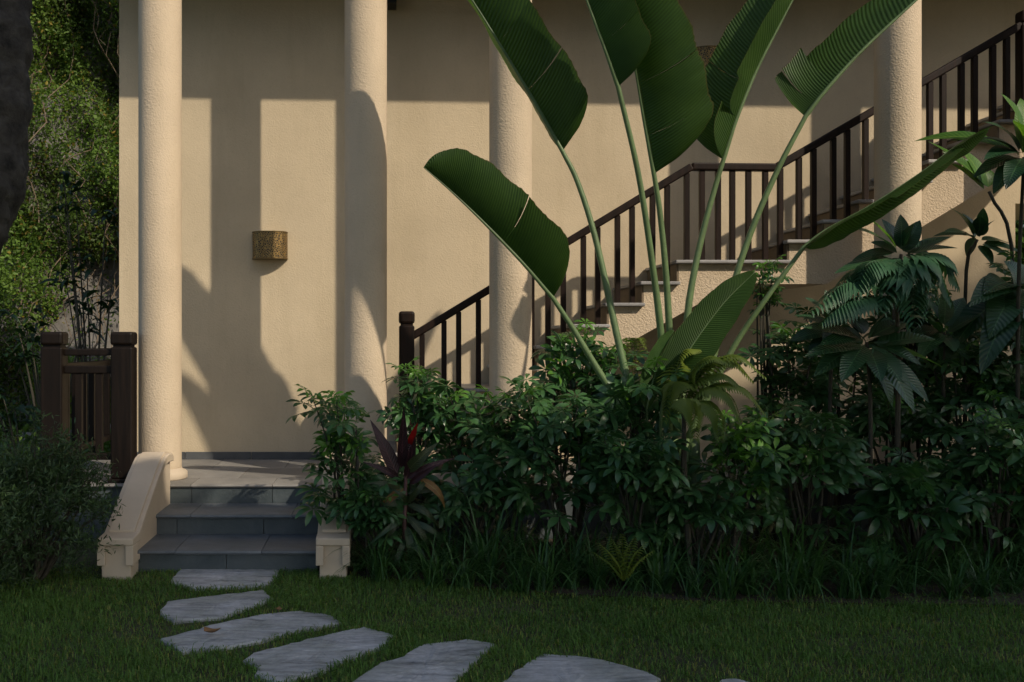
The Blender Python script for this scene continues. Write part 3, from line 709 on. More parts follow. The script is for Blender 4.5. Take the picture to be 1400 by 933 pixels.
SH = [(470,648,6.5,.23,.2,.42,76,'loose umbrella shrub at the right edge of the porch steps',.35,1.0),
      (572,598,7.0,.14,.16,.36,40,'slim umbrella shrub rising in front of the dark stair post',.2,1.0),
      (640,612,6.95,.22,.2,.30,46,'umbrella shrub between the stair post and the third column',.12,1.05),
      (705,622,6.65,.25,.22,.34,56,'umbrella shrub in front of the foot of the third column',.1,1.0),
      (790,556,6.9,.30,.25,.44,95,'tall umbrella shrub whose top reaches the lower stair treads',.16,1.05),
      (765,640,6.45,.34,.25,.34,80,'dense dark umbrella shrub below the tall one, left of the paddle plant',.04,1.1),
      (858,605,6.5,.27,.26,.38,80,'umbrella shrub crowding the base of the paddle plant stalks',.04,1.05),
      (862,676,6.2,.30,.22,.26,40,'low dark umbrella shrub behind the grassy clumps, centre of the bed',.03,1.05),
      (1002,645,6.2,.25,.24,.26,70,'umbrella shrub with bright new leaves below the fern',.35,1.0),
      (955,715,6.15,.28,.2,.18,22,'low umbrella shrub under the bright one, close to the lawn',.02,1.05),
      (1085,560,7.0,.22,.2,.46,60,'tall thin umbrella shrub under the stair landing',.05,1.05),
      (1105,672,6.3,.34,.26,.34,70,'dark umbrella shrub right of the bright-leaved one',.04,1.05),
      (1225,610,6.8,.36,.28,.36,80,'dark umbrella shrub under the frangipani leaves',.03,1.0),
      (1322,545,6.85,.28,.24,.40,80,'umbrella shrub with pale leaf tips in front of the bare wall at right',.14,.95),
      (1255,705,6.15,.34,.24,.26,50,'low umbrella shrub with large leaves near the right part of the lawn',.02,1.15),
      (1365,680,6.25,.30,.28,.42,80,'umbrella shrub at the right picture edge',.14,1.05),
      (1150,545,7.25,.3,.15,.46,60,'shrub standing in the dark directly under the stair landing',.02,1.0),
      (1255,530,7.3,.3,.15,.44,60,'shrub in front of the foot of the fourth column',.02,1.0),
      (1345,560,7.3,.26,.15,.42,56,'rearmost shrub before the bare wall at the right',.02,1.0),
      (1500,600,6.8,.34,.26,.5,80,'umbrella shrub at the far right end of the bed, first past the picture edge',.08,1.05),
      (1600,640,6.5,.36,.28,.45,80,'umbrella shrub at the far right end of the bed, second past the picture edge',.08,1.05),
      (1480,700,6.2,.34,.26,.4,70,'umbrella shrub by the lawn just past the right picture edge',.06,1.05),
      (1720,600,6.9,.36,.28,.5,70,'last umbrella shrub of the bed on the far right',.06,1.05),
      (1385,455,7.05,.22,.2,.36,60,'umbrella shrub rising behind the drooping oval leaves at the right picture edge',.06,1.0),
      (1235,470,7.25,.26,.16,.36,60,'umbrella shrub close before the fourth column, behind the feathery shrub',.03,1.0),
      (512,722,6.35,.16,.16,.2,34,'low dark shrub tucked against the right flank wall',.02,.85),
      (565,690,6.75,.26,.22,.22,46,'low umbrella shrub behind the red-leaved ti plant',.02,.95),
      (650,695,6.55,.26,.18,.16,22,'small low umbrella shrub right of the red-leaved ti plant',.02,1.0),
      (1385,590,6.6,.2,.2,.4,46,'umbrella shrub half cut off by the right picture edge, behind its neighbour',.05,1.0)]
for i, (px, py, y, rx, ry, rz, n, lab, yg, s) in enumerate(SH): umbrella_shrub(px, py + 14, y, rx, ry, rz*1.1, int(n*1.05), lab, 100 + i, yg*1.25, s*0.87)
umbrella_shrub(1046, 440, 7.15, .09, .09, .30, 34, 'spindly small-leaved shrub reaching up to the stair landing', 140, .5, .5)

# ------------------------------------------------------------------ the giant paddle-leaved plant
pp = empty('paddle_leaf_plant', (W(905, 500, 6.5).x, 6.5, 0), 'giant bird-of-paradise plant with torn paddle leaves in front of the staircase', 'plant')
def paddle(mid, wl, wr, thl, thr, petiole, tears_l=(), tears_r=(), curl_l=0.0, curl_r=0.0, tipw=2.6, mat=None, rp=(0.026, 0.015), basew=0.10, seed=0):
    rr = random.Random(seed); mat = mat or M_pal
    n = 72; M = 8; mid3 = spline([W(*p) for p in mid], n + 1); yv = Vector((0, 1, 0))
    m = MB(); m.uv = []
    frames = []
    for i in range(n + 1):
        t = (mid3[min(i+1, n)] - mid3[max(i-1, 0)]).normalized(); s = t.cross(yv).normalized(); f = t.cross(s).normalized()
        if f.y > 0: f = -f
        frames.append((mid3[i], s, f))
    def prof(u):
        a = min(1.0, u/basew); return math.sqrt(max(0.0, 1 - (1 - a)**2)) * max(0.0, 1 - u**tipw)**0.62
    for side, w, th, tears, curl in ((1, wl, thl, tears_l, curl_l), (-1, wr, thr, tears_r, curl_r)):
        cuts = [0] + [int(round(c*n)) for c, _ in tears] + [n]; offs = [0.0] + [o for _, o in tears]
        for k in range(len(cuts) - 1):
            i0, i1 = cuts[k], cuts[k+1]; b = len(m.v); off = R(offs[k])
            for i in range(i0, i1 + 1):
                c, s, f = frames[i]; u = i/n; wd = w*mid[0][2]/F*prof(u)*(1 + 0.02*math.sin(u*31 + seed) + rr.uniform(-0.012, 0.012))
                gap = 0.0
                if k > 0 and i == i0: gap = 0.005 if abs(offs[k]) > 5 else 0.0012
                if k < len(cuts) - 2 and i == i1: gap = -0.005 if abs(offs[k+1]) > 5 else -0.0012
                p = Vector(c); ph = rr.uniform(-0.01, 0.01)
                tdir = (frames[min(i+1, n)][0] - frames[max(i-1, 0)][0]).normalized()
                for j in range(M + 1):
                    v = j/M
                    wob = 0.04*math.sin(u*17 + side + seed)*v + 0.02*math.sin(u*41 + 2*side)*v
                    m.v.append(tuple(p + tdir*(gap*v*w*mid[0][2]/F*2.0) + tdir*(0.06*v*wd + 0.24*v*v*wd))); m.uv.append((u, v))
                    a = R(th + curl*v) + off*v + wob + ph*v
                    p = p + (s*(side*math.cos(a)) + f*math.sin(a))*(wd/M)
            for i in range(i1 - i0):
                for j in range(M):
                    q = b + i*(M+1) + j; m.f.append((q, q+1, q+M+2, q+M+1))
    o = m.build('leaf', mat, pp, smooth=True)
    # midrib and leaf stalk
    pt = spline([W(*p) for p in petiole], 22); k = len(pt)
    full = pt + mid3[2::2]; rad = [rp[0] + (rp[1] - rp[0])*i/(k-1) for i in range(k)] + [rp[1]*(1 - 0.85*i/(len(full)-k)) for i in range(len(full)-k)]
    MB().tube(full, rad, 10).build('stalk', M_petiole, o, smooth=True)
    return o
Y0 = 6.5
# A: leaf crossing the third column, blade to the right of its rib
paddle([(769,207,6.66),(724,128,6.67),(668,36,6.68),(600,-75,6.69),(545,-190,6.7)], 84, 70, -100, 42, [(868,560,Y0),(846,470,6.55),(815,330,6.62),(790,250,6.65),(769,207,6.66)], tears_r=((0.26, 5.5),(0.44,-2)), curl_r=-34, basew=0.1, seed=1)
# B: low leaf pointing left, blade above its rib
paddle([(756,408,6.45),(715,360,6.42),(660,303,6.4),(615,260,6.38),(579,229,6.36)], 56, 70, -128, 40, [(872,590,Y0),(820,510,6.5),(785,452,6.48),(756,408,6.45)], tears_r=((0.37,-20),), curl_r=-30, tipw=4.2, basew=0.16, seed=2)
# C, D: upright pair
paddle([(845,119,6.17),(828,70,6.14),(805,8,6.12),(775,-75,6.1),(735,-190,6.05)], 52, 62, -125, 44, [(915,590,Y0),(905,470,6.44),(893,370,6.36),(873,240,6.26),(845,119,6.17)], tears_r=((0.3,4),), curl_r=-30, basew=0.14, seed=3)
paddle([(894,238,6.4),(880,160,6.36),(868,90,6.33),(850,0,6.3),(815,-150,6.25)], 60, 92, -115, 46, [(925,590,Y0),(917,480,6.5),(910,370,6.47),(902,290,6.43),(894,238,6.4)], tears_r=((0.16,-3),(0.42,4)), curl_r=-50, basew=0.15, seed=4)
# E: leaf with its right half folded forward and torn
paddle([(989,219,6.52),(1008,160,6.5),(1035,95,6.5),(1068,30,6.48),(1120,-70,6.45),(1180,-190,6.4)], 76, 36, -44, 146, [(930,590,Y0),(940,430,6.52),(958,330,6.53),(978,255,6.53),(989,219,6.52)], tears_l=((0.35,4),), tears_r=((0.19,-48),(0.3,-20)), curl_l=10, curl_r=14, basew=0.14, mat=M_pal, seed=5)
# F: leaf leaning right in front of the fourth column
paddle([(1101,160,6.42),(1128,125,6.4),(1178,70,6.38),(1253,0,6.35),(1340,-80,6.3),(1430,-160,6.25)], 72, 36, -46, -120, [(950,590,Y0),(985,450,6.5),(1022,330,6.48),(1062,235,6.45),(1101,160,6.42)], tears_l=((0.13,8),(0.27,-34),(0.62,10)), curl_l=18, basew=0.06, seed=6)
# G: rolled leaf lying towards the right
paddle([(1099,338,6.38),(1130,315,6.35),(1190,282,6.33),(1260,236,6.32),(1310,198,6.3),(1352,176,6.3)], 38, 46, 74, -42, [(940,600,Y0),(1000,480,6.48),(1050,405,6.42),(1099,338,6.38)], tears_l=((0.42,16),(0.72,-10)), curl_l=30, curl_r=-30, tipw=6, basew=0.12, rp=(0.024, 0.013), seed=7)
# H: young low leaves
paddle([(905,548,6.3),(935,490,6.25),(985,420,6.2),(1032,372,6.16)], 30, 34, -14, 30, [(905,640,6.45),(903,590,6.35),(905,548,6.3)], tipw=2.6, basew=0.35, rp=(0.02, 0.006), seed=8)
paddle([(884,560,6.35),(893,520,6.32),(908,480,6.3),(921,452,6.28)], 22, 18, 15, -30, [(895,640,6.45),(886,600,6.4),(884,560,6.35)], tipw=2.6, basew=0.45, rp=(0.018, 0.006), mat=M_pal2, seed=9)
s_ = MB()
for k in range(7):
    a = W(865 + 14*k, 600, Y0 + 0.05*math.sin(k*2)); s_.tube([Vector((a.x*0.97 + 0.05, a.y, 0)), a.lerp(Vector((a.x, a.y, 0)), .5), a], [0.06, 0.05, 0.035], 10)
s_.build('stem', M_petiole, pp, smooth=True)

# ------------------------------------------------------------------ red ti plant
ti = empty('ti_plant', (W(556, 700, 6.3).x, 6.3, 0), 'ti plant with purple and red leaves beside the right flank wall', 'plant')
yt = 6.3
for a, b, w, m_, dr in [((543,650),(506,572),26,M_purple,.05),((549,640),(552,556),20,M_purple,.0),((558,612),(571,578),13,M_red,.0),((556,655),(568,596),18,M_purple,.0),((554,640),(563,590),22,M_purple,.1),((556,645),(599,596),22,M_tigreen,.3),
        ((556,655),(622,618),14,M_purple,.25),((560,662),(600,632),12,M_purple,.1),((546,655),(496,628),14,M_purple,.15),((548,668),(500,655),12,M_tigreen,.25),((552,668),(515,694),13,M_tan,.5),
        ((574,655),(608,686),15,M_tan,.5),((556,675),(606,665),12,M_tigreen,.3),((550,685),(505,700),12,M_tigreen,.4),((557,690),(600,712),13,M_tigreen,.5),((552,700),(520,740),13,M_tigreen,.4),((556,705),(588,750),14,M_tigreen,.4),
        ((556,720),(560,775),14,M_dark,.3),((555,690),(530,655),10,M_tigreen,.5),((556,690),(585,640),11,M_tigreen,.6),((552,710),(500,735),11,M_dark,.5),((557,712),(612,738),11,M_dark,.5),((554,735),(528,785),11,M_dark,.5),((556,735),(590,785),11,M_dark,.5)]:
    dy = random.uniform(-0.12, 0.12)
    lance(W(*a, yt), W(*b, yt + dy), w*0.74*yt/F, droop=dr*1.3, fold=0.3, nrm=(0.2, -1, 0.35), n=10, twist=random.uniform(-.2, .2)).build('leaf', m_, ti, smooth=True)
MB().tube([(ti.location.x, yt, 0), W(553, 720, yt), W(555, 640, yt)], [0.018, 0.015, 0.01], 8).build('stem', plain('ti_stem', (0.09, 0.04, 0.035), 0.6), ti, smooth=True)

# ------------------------------------------------------------------ frangipani and other broad-leaved plants
def rosette(name, label, cat, centre, y, ends, width, mat, stem_to, group=None, droop=0.22, stem_r=0.016):
    c = W(*centre, y); r = empty(name, (W(*stem_to, y).x, y, 0), label, cat, group)
    for e in ends:
        ex, ey = e[0], e[1]; dy = e[2] if len(e) > 2 else random.uniform(-0.25, 0.1); m_ = e[3] if len(e) > 3 else mat
        tip = W(ex, ey, y + dy); st0 = c + (tip - c)*0.13 + Vector((0, 0, random.uniform(-.02, .03)))
        lance(st0, tip, width*y/F*random.uniform(0.85, 1.15), droop=droop, fold=0.22, nrm=(0, -0.6, 1), n=10, shape=(0.72, 0.8), twist=random.uniform(-.3, .3)).build('leaf', m_, r, smooth=True)
    MB().tube(spline([Vector(r.location), W(*stem_to, y), c], 10), [stem_r*0.95 - 0.0005*i for i in range(10)], 8).build('stem', M_stem, r, smooth=True)
    return r
rosette('frangipani', 'frangipani with long dark leaves in front of the fourth column', 'plant', (1232,348), 6.9,
        [(1160,308),(1177,290,-.1,M_bright),(1205,298),(1231,292),(1250,305),(1258,300),(1300,322),(1310,338),(1270,345),(1140,372),(1165,355),(1215,380),(1275,372),(1190,330),(1245,325)], 22, M_broad, (1222,430), droop=.08)
rosette('frangipani', 'frangipani on a bare stem before the shaded wall under the upper flight', 'plant', (1336,328), 7.2,
        [(1296,280),(1315,290),(1345,283),(1360,300),(1275,322),(1290,315),(1322,352),(1357,362),(1388,360),(1398,345),(1380,332),(1340,295)], 19, M_broad, (1320,390), droop=.1)
rosette('frangipani', 'low frangipani with the broadest dark leaves, under the feathery fronds', 'plant', (1185,468), 6.35,
        [(1095,445),(1112,513),(1150,520,-.3),(1205,520,-.35),(1270,548,-.3),(1260,498),(1280,462),(1240,440),(1130,420),(1250,560,-.35),(1220,555),(1160,430),(1290,500,.1,M_bright),(1120,470),(1150,500,-.2),(1232,520,-.3),(1215,425),(1100,485)], 30, M_broad, (1190,560), droop=.08)
rosette('frangipani', 'bright green frangipani at the right picture edge beside the upper flight', 'plant', (1400,215), 6.5,
        [(1368,122,-.1,M_bright),(1345,162),(1338,185),(1330,240),(1375,255),(1358,262),(1345,215,-.1,M_broad),(1395,130,.1,M_bright),(1420,140),(1440,180),(1450,240),(1430,270),(1385,160,-.2,M_bright),(1300,188,.2,M_bright),(1250,186,.25,M_bright)], 27, M_broad, (1392,420), droop=.18)
rosette('broad_leaf_plant', 'plant with drooping oval dark leaves at the right picture edge', 'plant', (1392,398), 6.7,
        [(1350,430,-.1),(1345,395),(1372,352),(1325,410),(1300,470),(1352,455),(1415,460),(1395,470),(1340,500,-.2),(1420,420)], 46, M_broad, (1385,560), droop=.3)
rosette('frangipani', 'frangipani with dark leaves half hidden below the stair landing, left of the feathery shrub', 'plant', (1140,450), 6.7,
        [(1085,430),(1100,405),(1128,395),(1160,400),(1175,420),(1080,465),(1105,490),(1150,500),(1178,470),(1130,480,-.2),(1118,425)], 24, M_broad, (1135,540), droop=.1)
rosette('frangipani', 'dark frangipani behind the feathery shrub, near the right picture edge', 'plant', (1290,455), 6.75,
        [(1245,430),(1262,405),(1290,395),(1318,405),(1340,430),(1345,465),(1325,492),(1290,505),(1255,490),(1240,462),(1305,480,-.2)], 26, M_broad, (1290,560), droop=.12)
# yellow-green upright torn leaf cluster behind the rolled paddle leaf
rosette('torn_leaf_plant', 'bright torn-leaved plant behind the rolled paddle leaf', 'plant', (1352,262), 7.1,
        [(1288,205,.0,M_bright),(1300,222,.1,M_bright),(1312,200,.1,M_bright),(1330,232,.1,M_bright),(1345,228,0,M_bright),(1268,190,.1,M_bright)], 26, M_bright, (1385,360), droop=.1)

# ------------------------------------------------------------------ fern and feathery fronds
def frond(pts, y, ll, mat, parent, n=26, dens=1.0, taper=0.35):
    P = spline([W(px, py, y + (d if d else 0)) for px, py, d in pts], n); m = MB()
    m.tube(P, [0.0035*(1 - 0.8*i/n) for i in range(n)], 5)
    for i in range(2, n):
        t = (P[min(i+1, n-1)] - P[i-1]).normalized(); s = t.cross(Vector((0, 0, 1)))
        s = s.normalized() if s.length > 1e-3 else Vector((1, 0, 0)); a = i/n
        l = ll*(min(1, a*3.2 + 0.25))*(1 - max(0, a - taper)/(1 - taper)*0.78)
        for sg in (-1, 1):
            d = (s*sg*0.85 + t*0.45 - Vector((0, 0, 0.55))).normalized()
            lf = lance(P[i], P[i] + d*l, l*0.24, droop=0.25, fold=0.2, nrm=(0, -0.5, 1), n=3, shape=(0.6, 0.8)); m.add(lf.v, lf.f)
    return m.build('frond', mat, parent, smooth=True)
fe = empty('fern', (W(945, 600, 6.1).x, 6.1, 0), 'yellowish sword fern arching beside the low paddle leaf', 'fern', 'ferns')
for pts in ([(935,560,0),(945,510,0),(970,487,-.05),(1002,500,-.1)], [(935,560,0),(955,520,-.05),(990,512,-.1),(1022,540,-.15)], [(938,565,0),(965,530,-.1),(995,540,-.2),(1012,575,-.25)], [(936,560,0),(960,505,0),(1005,485,0),(1045,515,-.05)], [(938,562,0),(975,525,-.08),(1015,530,-.12),(1045,565,-.16)],
            [(935,565,0),(930,525,-.05),(918,530,-.1),(908,575,-.15)], [(938,560,0),(968,500,.05),(1000,492,.05),(1028,520,0)], [(940,570,0),(960,548,-.15),(980,565,-.25),(985,600,-.3)], [(932,560,0),(925,510,.1),(935,480,.1),(955,478,.1)],
            [(936,570,0),(940,545,-.15),(948,560,-.25),(950,600,-.3)]):
    frond(pts, 6.1, 0.125, M_fern, fe, n=30)
MB().tube([(fe.location.x, 6.1, 0), W(935, 640, 6.1), W(935, 560, 6.1)], [0.02, 0.018, 0.012], 7).build('stem', M_stem, fe)
ft = empty('feathery_shrub', (W(1225, 600, 6.4).x, 6.4, 0), 'feathery blue-green shrub drooping over the low frangipani', 'shrub')
for pts in ([(1225,400,.1),(1210,362,0),(1185,362,-.05),(1165,405,-.1)], [(1225,400,.1),(1228,358,0),(1222,365,-.1),(1205,425,-.2)], [(1228,400,.1),(1245,352,0),(1275,362,-.05),(1298,412,-.1)],
            [(1228,400,.1),(1240,362,-.05),(1262,372,-.1),(1270,425,-.15)], [(1222,400,.1),(1190,385,0),(1150,390,0),(1110,425,-.05)], [(1226,398,.1),(1250,350,.05),(1285,352,.05),(1308,390,0)], [(1222,405,.1),(1185,405,-.05),(1155,415,-.1),(1125,440,-.1)],
            [(1226,402,.1),(1236,375,-.1),(1245,385,-.15),(1250,440,-.2)], [(1224,402,.1),(1200,370,.05),(1172,368,.05),(1140,400,0)]):
    frond(pts, 6.3, 0.2, M_feather, ft, n=24, taper=0.6)
MB().tube([(ft.location.x, 6.4, 0), W(1228, 500, 6.4), W(1226, 400, 6.4)], [0.02, 0.016, 0.01], 7).build('stem', M_stem, ft)
for i, (px, py, y, lab) in enumerate([(852, 775, 5.75, 'small pale fern at the lawn edge below the centre of the bed'), (868, 470, 6.9, 'thin pale fern frond standing among the paddle plant stalks')]):
    f2 = empty('fern', (W(px, py, y).x, y, 0), lab, 'fern', 'ferns')
    if i == 0:
        for k in range(7):
            a = 0.3 + 2.6*k/6; e = (px + 42*math.cos(a), py - 12 - 32*math.sin(a), -0.12); frond([(px, py + 20, 0), (px + 20*math.cos(a), py - 20*math.sin(a), -.04), e], y, 0.06, M_fern, f2, n=14)
    else:
        for k in range(3): frond([(px + 2*k, py + 140, 0), (px - 4 + 4*k, py + 30, 0), (px + 8*(k-1), py - 8, -.05), (px + 16*(k-1) + 6, py + 24, -.1)], y, 0.07, M_fern, f2, n=26)

# ------------------------------------------------------------------ grassy clumps along the lawn edge
def clump_mesh(seed, nb, ln):
    rr = random.Random(seed); m = MB()
    for k in range(nb):
        a = rr.uniform(0, 6.28); l = ln*rr.uniform(0.6, 1.15); ar = rr.uniform(0.3, 1.0); w = rr.uniform(0.008, 0.014)
        d = Vector((math.cos(a), math.sin(a), 0)); b = Vector((rr.uniform(-.05, .05), rr.uniform(-.05, .05), 0)); s = Vector((-d.y, d.x, 0)); i0 = len(m.v); n = 7
        for i in range(n + 1):
            t = i/n; p = b + d*(l*ar*t**1.3) + Vector((0, 0, l*(t*(1.15 - 0.2*ar) - ar*0.95*t**2.6))); ww = w*0.5*(1 - t**2.2) + 0.0006
            if p.z < 0.01: p.z = 0.01
            m.v += [tuple(p - s*ww), tuple(p + s*ww)]
        for i in range(n): q_ = i0 + 2*i; m.f.append((q_, q_+1, q_+3, q_+2))
    return m.mesh('strap_clump', M_strap, True)
CM = [clump_mesh(50 + i, 60, l) for i, l in enumerate((0.46, 0.54, 0.42, 0.5))]
ORD = ['first','second','third','fourth','fifth','sixth','seventh','eighth','ninth','tenth','eleventh','twelfth','thirteenth','fourteenth','fifteenth','sixteenth','seventeenth','eighteenth','nineteenth','twentieth','twenty-first','twenty-second','twenty-third']
for i, (px, y, s) in enumerate([(492,6.45,.75),(520,6.3,.9),(556,6.28,1.0),(592,6.2,.85),(632,6.14,1.0),(668,6.1,1.1),(706,6.04,1.05),(742,5.98,1.0),(782,5.98,.95),(820,5.95,.9),(870,5.92,.85),(905,5.9,1.0),(945,5.86,.95),(985,5.86,1.05),(1025,5.84,1.1),(1066,5.84,1.1),(1108,5.84,1.1),(1150,5.86,1.0),(1190,5.86,1.1),(1238,5.9,.9),(1290,5.86,1.0),(1340,5.84,.9),(1388,5.86,1.0)]):
    o = link('grassy_clump', CM[i % 4], None, Matrix.Translation(((px - PX)/F*y, y + random.uniform(-.14, .06), 0.0)) @ Matrix.Rotation(random.uniform(0, 6.28), 4, 'Z') @ Matrix.Scale(s*random.uniform(.75, 1.12), 4))
    tag(o, ORD[i] + ' clump of narrow strap leaves along the lawn edge, counted from the right flank wall', 'plant', 'grassy clumps along the lawn edge')

for i in range(20):
    px = 520 + 46*i; y = 6.45 - 0.018*i + random.uniform(-.08, .08)
    o = link('grassy_clump', CM[(i + 1) % 4], None, Matrix.Translation(((px - PX)/F*y, y, 0.0)) @ Matrix.Rotation(random.uniform(0, 6.28), 4, 'Z') @ Matrix.Scale(random.uniform(.95, 1.3), 4))
    tag(o, ORD[i] + ' strap-leaved clump of the rear row under the shrubs, counted from the right flank wall', 'plant', 'grassy clumps of the rear row')

# dry leaves on and near the third stone
for i, (px, py, lab, sc) in enumerate([(291, 864, 'curled dry brown leaf lying on the third stepping stone', 1.0), (383, 834, 'dry brown leaf on the grass just above the third stepping stone', .7), (497, 690, 'fallen dry leaf caught at the foot of the right flank wall', .6)]):
    p = G(px, py, 0.04); lf = lance((-0.045*sc, 0, 0.0), (0.045*sc, 0.01, 0.02*sc), 0.055*sc, droop=-0.5, fold=0.7, nrm=(0, -.3, 1), n=8, twist=.6)
    o = lf.build('dry_leaf', M_dry, None, True, M=Matrix.Translation(p + Vector((0, 0, 0.008))) @ Matrix.Rotation(i*1.1 + .4, 4, 'Z')); tag(o, lab, 'dry leaf', 'dry leaves')

# ------------------------------------------------------------------ left: fine-leaved shrub, background shrubs, tree, vines
def leaf_cloud(n, pts_fn, size, aspect, mat, name, seed, up_bias=0.4, tint_fn=None):
    r = np.random.default_rng(seed); P = pts_fn(n, r); n = len(P)
    d = r.normal(size=(n, 3)); d[:, 2] += up_bias; d /= np.linalg.norm(d, axis=1)[:, None]
    e = r.normal(size=(n, 3)); e -= d*(e*d).sum(1)[:, None]; e /= np.linalg.norm(e, axis=1)[:, None]
    nn = np.cross(d, e); s = (size*r.uniform(0.6, 1.3, n))[:, None]
    V = np.zeros((n, 6, 3)); w = s*aspect
    V[:, 0] = P; V[:, 1] = P + d*s*0.4 + e*w*0.5 + nn*w*0.15; V[:, 2] = P + d*s*0.78 + e*w*0.34 + nn*w*.1; V[:, 3] = P + d*s; V[:, 4] = P + d*s*0.78 - e*w*0.34 + nn*w*.1; V[:, 5] = P + d*s*0.4 - e*w*0.5 + nn*w*0.15
    b = np.arange(n)*6; Fc = np.concatenate([np.stack([b, b+1, b+2, b+3], 1), np.stack([b, b+3, b+4, b+5], 1)])
    t = r.uniform(0.65, 1.3, n)[:, None]*np.ones((n, 3))
    if tint_fn is not None: t = t*tint_fn(P, r)
    return big_mesh(name, V.reshape(-1, 3), Fc, mat, np.repeat(t, 6, axis=0))

def ell(c, rad, shell=0.45, twigs=60):
    c = np.array(c); rad = np.array(rad)
    def fn(n, r):
        k = r.normal(size=(twigs, 3)); k /= np.linalg.norm(k, axis=1)[:, None]
        k[:, 2] = np.abs(k[:, 2])*np.sign(r.uniform(-.35, 1, twigs))
        i = r.integers(0, twigs, n); t = r.uniform(0.3, 1.0, n)**shell
        lenv = r.uniform(0.55, 1.2, twigs)
        P = k[i]*(t*lenv[i])[:, None] + r.normal(size=(n, 3))*0.06
        return c + P*rad
    return fn
def twigs_mesh(c, rad, base, n, seed):
    rr = random.Random(seed); m = MB()
    for k in range(n):
        d = Vector((rr.gauss(0, 1), rr.gauss(0, 1), abs(rr.gauss(0.3, 1)))).normalized(); tip = Vector(c) + Vector((d.x*rad[0], d.y*rad[1], d.z*rad[2]))*0.9
        m.tube(spline([Vector(base) + Vector((rr.uniform(-.1, .1), rr.uniform(-.1, .1), 0)), Vector(base).lerp(tip, .5) + Vector((0, 0, .06)), tip], 6), [.012, .01, .008, .006, .004, .002], 5)
    return m
for i, (px, py, y, rad, n, lab) in enumerate([(52, 700, 6.3, (.50, .4, .54), 15000, 'dark fine-leaved shrub at the left picture edge before the terrace'),
                                             (-40, 740, 5.9, (.42, .4, .38), 8000, 'dark fine-leaved shrub cut off by the left picture edge, nearest the camera')]):
    c = W(px, py, y); r_ = empty('fine_leaved_shrub', (c.x, y, 0), lab, 'shrub', 'fine-leaved shrubs on the left')
    link('foliage', leaf_cloud(n, ell(c, rad, .4, 240), 0.044, 0.2, M_fine, 'fine_foliage', 5 + i, .7), r_)
    twigs_mesh(c, rad, (c.x, y, 0), 26, 9 + i).build('stem', M_stem, r_)

def lance_mesh(l, w, dr, mat, nm): return lance((0, 0, 0), (l, 0, 0), w, droop=dr, fold=0.25, nrm=(0, 0, 1), n=7, shape=(.75, .8)).mesh(nm, mat, True)
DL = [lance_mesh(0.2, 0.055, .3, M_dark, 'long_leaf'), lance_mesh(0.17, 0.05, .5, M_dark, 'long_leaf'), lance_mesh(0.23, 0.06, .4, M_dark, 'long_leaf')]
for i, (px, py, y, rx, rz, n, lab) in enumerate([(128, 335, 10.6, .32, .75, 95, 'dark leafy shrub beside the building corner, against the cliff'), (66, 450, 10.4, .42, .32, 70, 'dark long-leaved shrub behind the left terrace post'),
                                                (30, 575, 9.6, .4, .3, 60, 'low leafy plant left of the terrace post')]):
    c = W(px, py, y); rr = random.Random(70 + i); r_ = empty('long_leaved_shrub', (c.x, y, 0), lab, 'shrub', 'long-leaved shrubs behind the terrace')
    m = MB(); tips = []
    for k in range(9):
        tip = c + Vector((rr.uniform(-rx, rx), rr.uniform(-.25, .25), rr.uniform(-rz, rz))); tips.append(tip)
        m.tube(spline([r_.location, Vector(r_.location).lerp(tip, .6) + Vector((0, 0, .1)), tip], 7), [.016, .014, .012, .01, .008, .006, .003], 6)
    m.build('stem', M_stem, r_, True)
    for k in range(n):
        t_ = rr.choice(tips); a = rr.uniform(0, 6.28); pos = t_ + Vector((rr.uniform(-.07, .07), rr.uniform(-.07, .07), rr.uniform(-.16, .05)))
        link('leaf', rr.choice(DL), r_, orient(pos, (math.cos(a), math.sin(a), rr.uniform(-.5, .4)), (0, 0, 1), rr.uniform(-.5, .5), rr.uniform(.75, 1.2)))

# vines over the cliff
def vine_pts(n, r):
    x = r.uniform(-9.5, -1.5, n*3); z = r.uniform(0.0, 9.0, n*3)
    den = 0.5 + 0.5*np.sin(x*2.1 + 0.8*np.sin(z*1.3))*np.sin(z*1.7 + 0.6*x) + 0.25*np.sin(x*6 + z*3)
    rock = (np.abs(x + 4.2 - 0.15*np.sin(z*3)) < 0.55) & (z > 1.3) & (z < 2.75)
    k = (r.uniform(0, 1, n*3) < np.clip(den, 0.55, 1)) & ~(rock & (r.uniform(0, 1, n*3) < 0.93))
    x, z, den = x[k][:n], z[k][:n], den[k][:n]
    y = np.array([cliff_y(a, b) for a, b in zip(x, z)]) - 0.05 - np.abs(r.normal(0, 0.3, len(x)))*np.clip(den + .3, .3, 1.2)
    return np.stack([x, y, z], 1)
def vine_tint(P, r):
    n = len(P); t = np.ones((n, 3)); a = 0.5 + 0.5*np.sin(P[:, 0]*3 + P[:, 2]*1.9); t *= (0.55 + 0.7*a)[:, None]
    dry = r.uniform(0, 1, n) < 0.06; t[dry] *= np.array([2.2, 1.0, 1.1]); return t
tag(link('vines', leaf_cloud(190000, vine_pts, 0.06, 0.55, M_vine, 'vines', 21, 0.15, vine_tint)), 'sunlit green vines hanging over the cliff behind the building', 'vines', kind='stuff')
vm = MB(); rr = random.Random(4)
for k in range(120):
    x = rr.uniform(-8, -2.5); zt = rr.uniform(1.5, 8); l = rr.uniform(0.6, 2.6); pts = []
    for i in range(7):
        z = zt - l*i/6; xx = x + 0.12*math.sin(i*1.3 + k) + rr.uniform(-.05, .05); pts.append((xx, cliff_y(xx, z) - 0.22 - rr.uniform(0, .25), z))
    vm.tube(pts, rr.uniform(0.004, 0.010), 5)
tag(vm.build('vine_stems', M_vinestem), 'bare brown hanging vine stems on the cliff', 'vines', kind='stuff')
